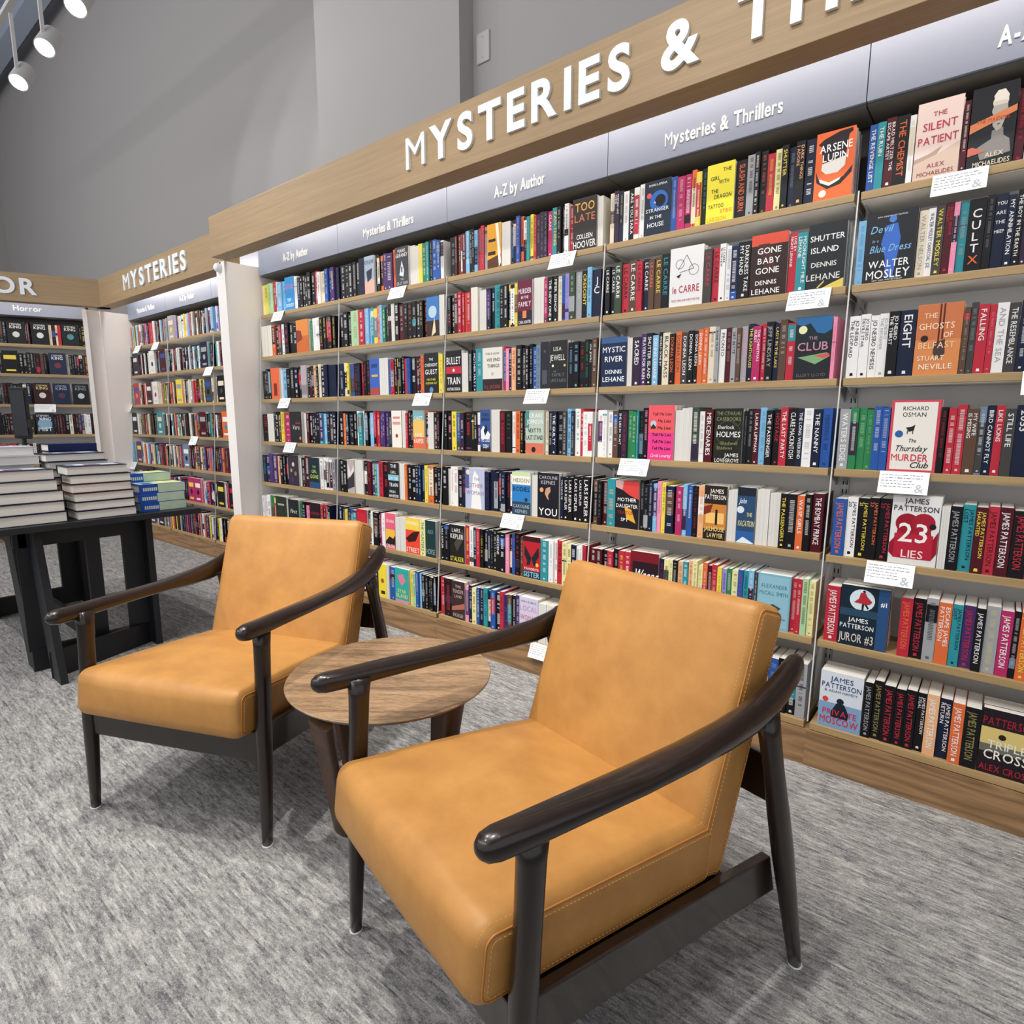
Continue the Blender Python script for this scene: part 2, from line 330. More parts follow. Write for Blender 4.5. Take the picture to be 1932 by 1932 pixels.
# shelf kick ends and side panels
def panel(T, name, x0, x1, prof, label, mat=M_white):
    o = MB().prism(prof, x0, x1).build(name, mat); o.matrix_world = T; tag(o, label, 'panel'); return o
panel(ID, 'end_panel', -4.235, -4.12, [(2.04, 0), (2.5, 0), (2.5, 2.222), (2.04, 2.222)], 'tall white end panel between the long book wall and the recessed section')
panel(ALC, 'end_panel', -6.99, -6.953, [(2.02, 0), (2.6, 0), (2.6, 2.22), (2.02, 2.22)], 'white side panel at the left end of the recessed section')
panel(HOR, 'end_panel', .003, .04, [(2.0, 0), (2.5, 0), (2.5, 2.22), (2.0, 2.22)], 'white side panel at the corner end of the angled unit')
a_ = HOR @ Vector((.04, 2.02, 0)); b_ = Vector((-6.99, 2.2, 0)); dd = (b_ - a_)
fp = MB().box(0, dd.length, 0, .02, 0, 2.222).build('corner_filler', M_white); fp.matrix_world = Matrix.Translation(a_) @ Matrix.Rotation(math.atan2(dd.y, dd.x), 4, 'Z'); tag(fp, 'pale filler board closing the corner between the two far units', 'panel')

# fascias with standing letters
def fascia(T, x0, x1, y0, label, txt, tx0, tx1, skipw=True, h=.13, zt=2.287):
    r = empty('sign_fascia', (0, 0, 0)); r.matrix_world = T; tag(r, label, 'sign', 'oak sign fascias')
    MB().box(x0, x1, y0, y0 + .113, 2.222, 2.468).build('fascia_board', M_fascia, r, bevel=.002)
    MB().box(x0, x1, y0 + .113, y0 + .62, 2.448, 2.466).build('fascia_cap', M_fascia, r)
    s = MB().box(x0 + .15, x1 - .02, y0 + .115, y0 + .135, 2.405, 2.43).build('light_strip', M_led, r)
    if not txt: return r
    adv = []; x = 0; last = 0
    for ch in txt:
        if ch == ' ': x += .42; adv.append(None); continue
        adv.append(x); x += GB[ch][2]; last = x; x += .17
        if ch == '&': amp = last
    ref = amp if '&' in txt else last; k = (tx1 - tx0) / ref; kz = h / CAPH
    for ch, a in zip(txt, adv):
        if a is None: continue
        gv, gf, w = GB[ch]; V, F = extrude2d([(px * k, py * kz) for px, py in gv], gf, .012)
        o = MB().add([(px, -pz, py) for px, py, pz in V], F).build('letter', M_letter, r); o.location = (tx0 + a * k, y0 - .0003, zt)
    return r
fascia(ID, -4.105, 3.2, 1.95, 'long oak fascia running along the top of the nearest book wall', 'MYSTERIES & THRILLERS', -2.185, -.835)
fascia(ALC, -6.88, -4.26, 1.95, 'shorter oak fascia over the recessed far section, one white word', 'MYSTERIES', -6.06, -4.82)
fascia(HOR, -2.7, .25, 1.80, 'oak fascia over the angled unit at the left edge of the photo', 'HORROR', -1.26, -.29)
sens = empty('round_sensor', (-4.18, 2.0, 2.185)); tag(sens, 'small round white sensor under the fascia end beside the white panel', 'sensor')
MB().lathe([(.0001, 0), (.016, .002), (.026, .012), (.028, .03), (.028, .045)], 24).build('housing', M_letter, sens, smooth=True, T=Matrix.Rotation(math.radians(-90), 4, 'X'))
MB().box(-.012, .012, .04, .06, -.01, .04).build('mount', M_white, sens)
# LED light behind each fascia (a long strip lamp in the gap above the header signs)
def led(T, x0, x1, y0, e):
    l = bpy.data.lights.new('fascia_strip_lamp', 'AREA'); l.shape = 'RECTANGLE'; l.size = x1 - x0; l.size_y = .03; l.energy = e; l.color = (.94, .97, 1)
    o = bpy.data.objects.new('fascia_strip_lamp', l); COL.objects.link(o)
    o.matrix_world = T @ Matrix.Translation(((x0 + x1) / 2, y0 + .145, 2.40)) @ Matrix.Rotation(math.radians(22), 4, 'X')
led(ID, -4.1, 1.4, 1.95, 5); led(ALC, -6.9, -4.3, 1.95, 4); led(HOR, -2.7, 0, 1.80, 3.5)

# spot heads hanging in front of the grey wall
for i, (x, lab) in enumerate(((-5.64, 'lowest lit spotlight at the upper left, against the grey wall'), (-5.0, 'middle lit spotlight at the upper left, right of the ceiling beam'), (-4.38, 'topmost lit spotlight, cut by the upper edge of the photo'))):
    s = empty('track_spotlight', (x - .04, 1.42, 3.55)); tag(s, lab, 'spotlight', 'track spotlights')
    R_ = Vector((-.42, .45, .8)).to_track_quat('Z', 'Y').to_matrix().to_4x4() @ Matrix.Scale(.92, 4)
    MB().lathe([(.05, .19), (.062, .18), (.065, .02), (.065, 0), (.058, 0), (.056, .02)], 28).build('lamp_body', M_plate, s, smooth='auto', T=R_)
    MB().lathe([(.0001, .012), (.056, .012), (.056, .016)], 28).build('lens', M_lamp, s, T=R_)
    MB().box(-.01, .01, -.01, .01, .08, .44).build('stem', M_plate, s)
    light('SPOT', 'spotlight_beam', (x + .01, 1.45, 3.59), (x + 1.1, 2.95, 2.75), 20, (.95, .98, 1), spot_size=math.radians(85), spot_blend=.35, shadow_soft_size=.03)
tr = boxo('light_track', (-9, -3, 1.40, 1.44, 4.03, 4.06), M_plate); tag(tr, 'thin pale light track holding the spotlights at the upper left', 'light track')
for x in (-8, -6, -4):
    MB().box(x - .006, x + .006, 1.414, 1.426, 4.06, 6.44).build('hanger_rod', M_plate, tr)

# ------------------------------------------------------------------ shelf cards
def card(T, x, row, label, w=.13, h=.068, face='&'):
    z = ROWZ[row - 1]
    r = empty('shelf_card', (0, 0, 0)); r.matrix_world = T @ Matrix.Translation((x, yf(z) - .004, z - .003)) @ Matrix.Rotation(math.radians(-24), 4, 'X')
    tag(r, label, 'card', 'recommendation cards on the shelf edges')
    MB().box(-w / 2, w / 2, -.0012, 0, -h, .004).build('card_sheet', M_card, r)
    m = MB(); rr = random.Random(int(x * 1000) + row)
    for k in range(5):
        y = -.008 - k * .0095; x0 = -w / 2 + .006; end = w / 2 * (.85 if k < 2 else .45) * rr.uniform(.8, 1)
        while x0 < end:
            l = rr.uniform(.004, .014); m.box(x0, min(x0 + l, end), -.0017, -.0011, y - .0014, y + rr.uniform(0, .0012)); x0 += l + rr.uniform(.002, .004)
    m.build('handwriting', M_ink, r)
    vs, fs, w_ = fit_text(face, .026, .03); MB().add([(px + w / 2 - .034, -.0016, py - h + .006) for px, py in vs], fs).build('ampersand', plain('ink_pale', 'b4b8bc', .7), r)
    return r
CARDS = [(5, 1, .26, 'first shelf, right of the frame edge dip under the dark portrait cover'), (5, 4, .205, 'under the cream and red framed cover'), (5, 5, .195, 'under the white cover with the red splash'), (5, 3, .52, 'at the right edge of the photo, third shelf'),
    (4, 2, .80, 'under the dark cover with yellow glow, second shelf'), (4, 4, .20, 'under the pink striped cover'),
    (3, 1, .715, 'under the dark cover with glowing letters, top shelf'), (3, 3, .61, 'third shelf, under the black cover with grey letters'), (3, 5, .50, 'under the green and blue cover, fifth shelf'), (3, 7, .70, 'lowest shelf, partly hidden by the dark armrest'),
    (2, 1, .55, 'top shelf, under the grey cover with a small running figure'), (2, 3, .77, 'third shelf, beneath the black cover with yellow lines'),
    (1, 1, .25, 'top shelf at far left of the long wall'), (1, 3, .33, 'third shelf of the leftmost bay'), (1, 4, .40, 'fourth shelf of the leftmost bay')]
for b, r_, x, lab in CARDS: card(ID, -.428 - (5 - b) * BW + x, r_, 'white handwritten card ' + lab)
for u_, r_, lab in ((-6.72, 1, 'leftmost small white card on the top shelf of the recessed section'), (-6.28, 1, 'second small white card on the recessed section top shelf'), (-4.45, 1, 'small white card on the recessed top shelf beside the end panel'),
    (-5.2, 2, 'small white card on the recessed section second shelf'), (-6.98, 3, 'small white card sticking out at the left end of the recessed third shelf'), (-5.5, 4, 'small white card on the recessed section fourth shelf'), (-6.9, 5, 'small white card at the left end of the recessed fifth shelf')):
    card(ALC, u_, r_, lab, w=.14, h=.075)
card(HOR, -.40, 3, 'white card on the angled unit, under the white lettered cover', w=.17, h=.08)
# ------------------------------------------------------------------ armchairs
def rounded(sx, sy, sz, r, bulge=0, n=14, fb=0):
    """cushion centred at the origin: grid cube pushed onto a rounded box, crown on the top and on the front"""
    def axis(s): 
        inner = s / 2 - r; a = [-s / 2 + r * (1 - math.cos(math.pi / 2 * i / 4)) for i in range(4)]
        mid = [-inner + 2 * inner * i / n for i in range(n + 1)]
        return a + mid + [-q for q in a[::-1]]
    X, Y, Z = axis(sx), axis(sy), axis(sz); vid = {}; vs = []; fs = []
    def V(i, j, k):
        key = (i, j, k)
        if key not in vid:
            p = Vector((X[i], Y[j], Z[k])); q = Vector((max(-sx/2+r, min(sx/2-r, p.x)), max(-sy/2+r, min(sy/2-r, p.y)), max(-sz/2+r, min(sz/2-r, p.z))))
            d = p - q; 
            if d.length > 1e-9:
                m_ = max(abs(d.x), abs(d.y), abs(d.z)); p = q + d.normalized() * r * (m_ / r) if r else p
            ux, uy, uz = p.x / (sx/2), p.y / (sy/2), p.z / (sz/2)
            p.z += bulge * max(0, 1 - ux**2) * max(0, 1 - uy**2) * max(0, uz)
            p.y -= fb * max(0, 1 - ux**2) * max(0, 1 - uz**2) * max(0, -uy)
            vid[key] = len(vs); vs.append(p)
        return vid[key]
    a, b, c = len(X) - 1, len(Y) - 1, len(Z) - 1
    for i in range(a):
        for j in range(b): fs += [(V(i, j, 0), V(i, j+1, 0), V(i+1, j+1, 0), V(i+1, j, 0)), (V(i, j, c), V(i+1, j, c), V(i+1, j+1, c), V(i, j+1, c))]
    for i in range(a):
        for k in range(c): fs += [(V(i, 0, k), V(i+1, 0, k), V(i+1, 0, k+1), V(i, 0, k+1)), (V(i, b, k), V(i, b, k+1), V(i+1, b, k+1), V(i+1, b, k))]
    for j in range(b):
        for k in range(c): fs += [(V(0, j, k), V(0, j, k+1), V(0, j+1, k+1), V(0, j+1, k)), (V(a, j, k), V(a, j+1, k), V(a, j+1, k+1), V(a, j, k+1))]
    return vs, fs
def rrect(sy, sz, r, x):                 # rounded-rectangle loop in the (y,z) plane
    pts = []
    for cy, cz, a0 in ((sy/2-r, sz/2-r, 0), (-sy/2+r, sz/2-r, 90), (-sy/2+r, -sz/2+r, 180), (sy/2-r, -sz/2+r, 270)):
        for i in range(9):
            a = math.radians(a0 + i * 90 / 8); pts.append(Vector((x, cy + r * math.cos(a), cz + r * math.sin(a))))
    return pts
def seams(parent, sx, sy, sz, r, T):
    def loop(x, lift):            # follows the rounded flank of the cushion at this x
        d_ = min(r, max(0, sx / 2 - abs(x))); dr = r - math.sqrt(max(0, r * r - (r - d_) ** 2)) - lift
        lp = rrect(sy - 2 * dr, sz - 2 * dr, max(.006, r - dr), x); lp.append(lp[0].copy()); return lp
    for s in (-1, 1):
        x = s * (sx / 2 - .0045)
        o = MB().tube(loop(x, .0006), .0017, 6, up=(1, 0, 0), cap=False).build('piping', M_seam, parent, smooth=True); o.data.transform(T)
        st = MB()
        for dx in (-.0032, .010):
            lp = loop(x - s * dx, .0003)
            for a, b in zip(lp, lp[1:]):
                L_ = (b - a).length; k = max(1, int(L_ / .0085))
                for i in range(k): st.tube([a.lerp(b, (i + .2) / k), a.lerp(b, (i + .72) / k)], .0006, 4, up=(1, 0, 0))
        so = st.build('stitching', M_thread, parent); so.data.transform(T); so['kind'] = 'stuff'
SEAT_T = Matrix.Translation((0, .2365, .370)) @ Matrix.Rotation(math.radians(-6.5), 4, 'X')
BACK_T = Matrix.Translation((0, .585, .545)) @ Matrix.Rotation(math.radians(-18.5), 4, 'X')
def armchair(loc, ang, label, ks=0, ka=.03):
    r = empty('armchair', loc, math.radians(ang)); tag(r, label, 'armchair', 'tan leather armchairs')
    v, f = rounded(.577, .574, .139, .034, .022, fb=.012)
    # slight pinch so that the crown flattens to the seam
    seat = mesh('seat_cushion', v, f, M_leather, True, r); seat.data.transform(SEAT_T)
    seams(seat, .577, .574, .139, .034, SEAT_T)
    v, f = rounded(.575, .108, .565, .030, 0, fb=.012)
    back = mesh('back_cushion', v, f, M_leather, True, r); back.data.transform(BACK_T)
    seams(back, .575, .108, .565, .030, BACK_T)
    for s in (-1, 1):
        P = [(-.070, .636), (-.066, .636), (-.057, .636), (-.040, .635), (0, .633), (.1, .631), (.22, .628), (.34, .625), (.45, .623), (.54, .627), (.60, .637), (.65, .654), (.69, .674), (.715, .690), (.726, .697), (.731, .700)]
        X = [.325, .325, .325, .325, .326, .329, .332, .332, .329, .326, .323, .321, .318, .316, .315, .315]
        Rr = [(.004, .004), (.012, .012), (.019, .019), (.0225, .0225), (.024, .0225), (.027, .021), (.031, .019), (.031, .020), (.026, .027), (.022, .032), (.0205, .034), (.020, .033), (.0195, .030), (.017, .024), (.011, .015), (.003, .004)]
        MB().tube([(s * x, y, z) for x, (y, z) in zip(X, P)], Rr, 24, 2.3).build('armrest', M_walnut, r, smooth=True)
        # front leg: waisted post, round foot
        Z = [.004, .06, .2, .30, .36, .42, .50, .58, .622]
        fy = [.0, .003, .010, .015, .018, .022, .027, .031, .033]
        fr = [(.0125, .0125), (.0145, .0145), (.0175, .0180), (.019, .021), (.0195, .022), (.019, .021), (.019, .021), (.0195, .0225), (.0205, .026)]
        lg = MB().tube([(s * .312, y, z) for y, z in zip(fy, Z)], fr, 20, 2.6, up=(0, 1, 0)).build('front_leg', M_walnut, r, smooth=True)
        MB().lathe([(.0001, 0), (.0145, 0), (.0155, .002), (.0145, .0045)], 20, (s * .312, 0, 0)).build('foot_glide', M_glide, lg)
        Z = [.004, .06, .2, .3, .4, .5, .58, .62]; t_ = lambda z: (z / .62)
        lg = MB().tube([(s * (.350 - .027 * t_(z)), .747 - .137 * t_(z), z) for z in Z], [(.0125, .0125), (.0145, .0145), (.018, .019), (.020, .023), (.019, .024), (.017, .022), (.018, .024), (.019, .026)], 20, 2.6, up=(0, 1, 0)).build('rear_leg', M_walnut, r, smooth=True)
        MB().lathe([(.0001, 0), (.0145, 0), (.0155, .002), (.0145, .0045)], 20, (s * .350, .747, 0)).build('foot_glide', M_glide, lg)
        MB().prism([(.03, .352), (.03, .262), (.2, .243), (.5, .213), (.70, .186), (.675, .278), (.5, .300), (.2, .335)], s * .294, s * .316).build('side_rail', M_walnut, r, bevel=.004)
    MB().box(-.305, .305, .006, .028, .243, .338).build('front_rail', M_walnut, r, bevel=.004)
    MB().box(-.318, .318, -.010, .010, -.045, .045).build('back_rail', M_walnut, r, bevel=.004, T=Matrix.Translation((0, .668, .455)) @ Matrix.Rotation(math.radians(-12), 4, 'X'))
    MB().prism([(.03, .335), (.03, .315), (.55, .26), (.55, .28)], -.292, .292).build('seat_base', M_black, r)
    def shear(o, k):
        for v in o.data.vertices: v.co.z += k * v.co.x
        for c in o.children: shear(c, k)
    for o in r.children:
        if o.name.startswith('armrest'): shear(o, ka)
        elif ks and 'cushion' in o.name: shear(o, ks)
    return r
armchair((-.7675, .655, 0), -14.5, 'large tan leather armchair in the foreground, right of the round side table', .03)
armchair((-1.786, .626, 0), 23.4, 'smaller-looking tan leather armchair at left, between the display table and the side table')

# ------------------------------------------------------------------ round side table
TC = Vector((-1.281, 1.0305, 0)); TR = .284; TH = .48
st = empty('side_table', TC); tag(st, 'round walnut side table with a thin top standing between the two armchairs', 'side table')
MB().lathe([(.0001, TH - .03), (TR - .05, TH - .028), (TR - .012, TH - .014), (TR - .001, TH - .006), (TR, TH - .002), (TR - .002, TH), (.0001, TH)], 96).build('tabletop', M_tabletop, st, smooth='auto')
for k, a in enumerate((-80, 5, 98, 188)):
    a = math.radians(a); u = Vector((math.cos(a), math.sin(a), 0)); t = Vector((-u.y, u.x, 0))
    tp = u * (.262 if k == 0 else .232) + Vector((0, 0, TH - .029)); bt = Vector((-.10, -.115, 0)) if k == 0 else u * .172 - t * .02
    m = MB(); pts = [bt.lerp(tp, q) for q in (0, .02, .3, .6, .85, 1)]
    m.tube(pts, [(.024, .012), (.026, .013), (.028, .014), (.030, .015), (.031, .016), (.034, .018)], 20, 3.2, up=tuple(u))
    m.build('leg', M_legw, st, smooth='auto')
for a in (-80 + 45, 55):
    a = math.radians(a)
MB().box(-.16, .16, -.012, .012, TH - .062, TH - .029).build('cross_rail', M_legw, st, bevel=.003, T=Matrix.Rotation(math.radians(8), 4, 'Z'))
MB().box(-.012, .012, -.16, .16, TH - .062, TH - .0295).build('cross_rail', M_legw, st, bevel=.003, T=Matrix.Rotation(math.radians(8), 4, 'Z'))

# ------------------------------------------------------------------ display table with stacked hardcovers
dt = empty('display_table', (-3.22, .52, 0)); tag(dt, 'black display table with slatted end legs, loaded with stacked hardcovers', 'table')
def d(name, pts, rad, pw=8, up=(0, 1, 0)): return MB().tube(pts, rad, 4, 2, up).build(name, M_black, dt)
MB().box(-1.6, 0, 0, .86, .700, .728).build('tabletop', M_black, dt, bevel=.003)
for x in (-.235, -1.40):
    MB().box(x - .03, x, .12, .70, .60, .70).build('apron', M_black, dt)
    MB().box(x - .03, x, .14, .68, 0, .11).build('base_rail', M_black, dt)
    for y0, y1 in ((.56, .68), (.40, .46), (.13, .22)):
        MB().box(x - .028, x - .002, y0, y1, .10, .61).build('slat', M_black, dt)
MB().box(-1.45, -.235, .14, .17, .60, .70).build('apron', M_black, dt); MB().box(-1.45, -.235, .66, .69, .60, .70).build('apron', M_black, dt)
MB().box(-1.40, -.27, .40, .43, .05, .14).build('stretcher', M_black, dt)
# splayed corner legs
def plank(p0, p1, wx, wy, name='leg'):
    vs = []
    for p in (p0, p1): vs += [(p[0] - wx/2, p[1] - wy/2, p[2]), (p[0] + wx/2, p[1] - wy/2, p[2]), (p[0] + wx/2, p[1] + wy/2, p[2]), (p[0] - wx/2, p[1] + wy/2, p[2])]
    MB().add(vs, [(0, 3, 2, 1), (4, 5, 6, 7), (0, 1, 5, 4), (1, 2, 6, 5), (2, 3, 7, 6), (3, 0, 4, 7)]).build(name, M_black, dt)
plank((-.03, .19, 0), (-.20, .19, .70), .13, .03); plank((-.30, .16, .0), (-.32, .13, .70), .12, .03)
plank((-1.38, .19, 0), (-1.38, .19, .70), .12, .03); plank((-1.38, .67, 0), (-1.38, .67, .70), .12, .03); plank((-.22, .665, 0), (-.22, .665, .70), .10, .03)
vs_ = [(-.08, .17, 0), (-.08, .20, 0), (-.24, .66, 0), (-.27, .65, 0), (-.08, .17, .13), (-.08, .20, .13), (-.24, .66, .11), (-.27, .65, .11)]
MB().add(vs_, [(0, 1, 2, 3), (4, 7, 6, 5), (0, 4, 5, 1), (1, 5, 6, 2), (2, 6, 7, 3), (3, 7, 4, 0)]).build('base_rail', M_black, dt)

def flat_book(x, y, z, lx, ly, t, rz, cov, label, group, spine='-x', pages=M_page, art=None, soft=False):
    """book lying flat, lx by ly, thickness t; spine on the named side"""
    r = empty('hardcover_book' if not soft else 'paperback_book', (x, y, z), rz); LASTB[0] = r; tag(r, label, 'book', group)
    c = .003 if not soft else .0012; e = .004 if not soft else 0
    m = MB().box(-lx/2, lx/2, -ly/2, ly/2, 0, c).box(-lx/2, lx/2, -ly/2, ly/2, t - c, t)
    if spine == '-x': m.box(-lx/2, -lx/2 + .004, -ly/2, ly/2, c, t - c); pb = (-lx/2 + .004, lx/2 - e, -ly/2 + e, ly/2 - e)
    else: m.box(lx/2 - .004, lx/2, -ly/2, ly/2, c, t - c); pb = (-lx/2 + e, lx/2 - .004, -ly/2 + e, ly/2 - e)
    o = m.build('cover', M_cover, r); o.color = srgb(cov)
    MB().box(pb[0], pb[1], pb[2], pb[3], c, t - c).build('page_block', pages, r)
    if art:
        mm = mesh('cover_print', *art2mesh(art, lx, ly, t), M_print, False, r); colatt(mm.data, art_cols)
    return r
art_cols = []; LASTB = [None]
def art2mesh(art, lx, ly, t):
    V = []; Fc = []; art_cols.clear()
    for k, (x0, y0, x1, y1, c) in enumerate(art):
        n = len(V); zz = t + .0003 + k * .0002
        V += [((x0 - .5) * lx, (y0 - .5) * ly, zz), ((x1 - .5) * lx, (y0 - .5) * ly, zz), ((x1 - .5) * lx, (y1 - .5) * ly, zz), ((x0 - .5) * lx, (y1 - .5) * ly, zz)]
        Fc.append((n, n+1, n+2, n+3)); art_cols.append(srgb(c))
    return V, Fc
def colatt(me, cols):
    a = me.color_attributes.new('Col', 'FLOAT_COLOR', 'CORNER'); buf = []
    for p, c in zip(me.polygons, cols): buf += list(c) * len(p.vertices)
    a.data.foreach_set('color', buf)
ORD = ['bottom', 'second', 'third', 'fourth', 'fifth', 'sixth', 'seventh', 'eighth']
def stack(x, y, n, lx, ly, t, covs, name, spine='-x', rz0=0, jit=.012, pages=M_page, z0=.728, arts=None, soft=False, offs=None):
    rr = random.Random(int(x * 991 + y * 77)); z = z0
    for i in range(n):
        tt = t[i % len(t)] if isinstance(t, (list, tuple)) else t
        ox, oy = offs[i] if offs else (rr.uniform(-jit, jit), rr.uniform(-jit, jit))
        flat_book(x + ox, y + oy, z, lx, ly, tt, rz0 + rr.uniform(-.03, .03), covs[i % len(covs)], f'{"topmost" if i == n - 1 else ORD[i]} book in {name}', 'books stacked on the display table', spine, pages, arts if arts and i == n - 1 else None, soft)
        if spine == '+x' and soft is not None and len(covs) < 3:
            bk = LASTB[0]; m_ = MB()
            MB().box(lx / 2, lx / 2 + .0004, -.1 * ly, .498 * ly, tt * .03, tt * .97).build('spine_panel', plain('spine_pale', 'b9cdb4', .45, noise=.25, nscale=14), bk)
            for k_ in range(7): m_.box(lx / 2, lx / 2 + .0005, (-.42 + k_ * .045) * ly, (-.39 + k_ * .045) * ly, tt * .25, tt * .62)
            m_.build('spine_lettering', plain('spine_cream', 'd9dfc0', .5), bk)
        z += tt + .0006
TOPA = [(.02, .05, .98, .95, '39405c'), (.1, .1, .5, .6, '8f9bb5'), (.5, .3, .9, .9, '63304c'), (.2, .6, .8, .9, 'b9c4d6'), (.3, .2, .7, .35, 'e3e6ee')]
stack(-3.345, .685, 5, .165, .255, .0475, ['20242e', '2c3350', '1d1d20', '3c3f58', '22242c', '2c3350'], 'the large front stack at the left edge of the black table', arts=TOPA, offs=[(0, 0), (.0, -.006), (-.004, -.002), (-.012, -.02), (-.015, -.028), (-.02, -.03)])
stack(-3.345, .965, 6, .165, .245, .0405, ['2a1d4a', '1b1c22', '1e1a2e', '6e1420', '22242a', '1c2a3a', '1d2430'], 'the front stack of six hardcovers right of the purple gap', arts=TOPA, offs=[(.01, .005), (.008, .003), (.006, 0), (.0, -.004), (.0, -.002), (-.01, -.012), (-.01, .01)])
stack(-3.54, .93, 8, .165, .245, .0365, ['20242e', '1d2636', '262a38', '20242e', '1d2636', '262a38', '202a3e', '20242e'], 'the stack behind the grey-paged hardcovers', arts=TOPA)
stack(-3.62, .66, 8, .165, .245, .041, ['c9c5c0', 'e2e0dc', 'd9b9ab', 'e6e4e0', 'd7d5d1', 'e9e7e3', 'dedcd8', 'cfcdd4'], 'the white-paged stack behind the large front stack', pages=plain('page_bright', 'f1efec', .8))
stack(-3.80, .99, 9, .15, .21, .0365, ['1b2a52', '16213f', '20305c'], 'the navy stack at the back of the table', spine='+x')
PB = [(.03, .03, .97, .97, 'bcd6c8'), (.05, .45, .95, .95, 'dfe39a'), (.1, .1, .6, .4, '7fb6d6'), (.55, .12, .9, .3, '27435c'), (.2, .55, .5, .7, 'f2f0d0'), (.62, .6, .9, .8, 'cfe0a0')]
stack(-3.36, 1.235, 3, .135, .215, .045, ['1f4fa8', '2456b4'], 'the blue-spined pile overhanging the table end', spine='+x', arts=PB, jit=.01)
stack(-3.50, 1.215, 4, .135, .215, .045, ['1f4fa8', '2456b4'], 'the pale yellow and blue pile behind the blue-spined pile', spine='+x', arts=PB, jit=.01)
sh = empty('sign_holder', (-3.86, .62, 1.10)); sh.rotation_euler = (math.radians(4), math.radians(2), math.radians(50)); tag(sh, 'tall narrow black sign holder standing among the stacks at the left edge', 'sign holder')
sh.location = (-3.95, .835, .7285)
MB().box(-.036, .036, -.012, .012, .36, .62).build('frame', M_black, sh, bevel=.003)
MB().box(-.030, .030, -.016, -.012, .375, .605).build('face', plain('holder_face', '2d2f33', .35), sh)
MB().tube([(0, 0, 0), (0, 0, .37)], .01, 10, up=(0, 1, 0)).build('stem', M_black, sh)
MB().box(-.06, .06, -.05, .05, 0, .008).build('foot', M_black, sh, bevel=.002)
MB().box(.034, .048, -.02, .02, .42, .46).build('clip', M_black, sh)
# ------------------------------------------------------------------ books
PAL = dict(k='151418', n='172038', b='2a559f', lb='7fb6dc', t='2f8f98', g='2f7f4e', dg='3c4a3a', lg='a9cf9f', y='e8d24c', ly='e6dfa0', o='dc6a3a', r='ba2d3d', dr='4e141e', p='ee8fae', m='b32c62', w='ebe9e6', c='e3d7bd', gy='9fa0a3', dgy='43413f', br='5d4436', pu='4a2f66', dpu='34243c', lpu='9a8fd0', ol='8f8650', pe='e9b183', gyb='6f8296', bk='000000')
CN = dict(k='black', n='navy', b='blue', lb='light blue', t='teal', g='green', dg='dark green', lg='pale green', y='yellow', ly='pale yellow', o='orange', r='red', dr='dark red', p='pink', m='magenta', w='white', c='cream', gy='grey', dgy='charcoal', br='brown', pu='purple', dpu='dark plum', lpu='lilac', ol='olive', pe='peach', gyb='grey-blue')
def C(c): return srgb(PAL.get(c, c))
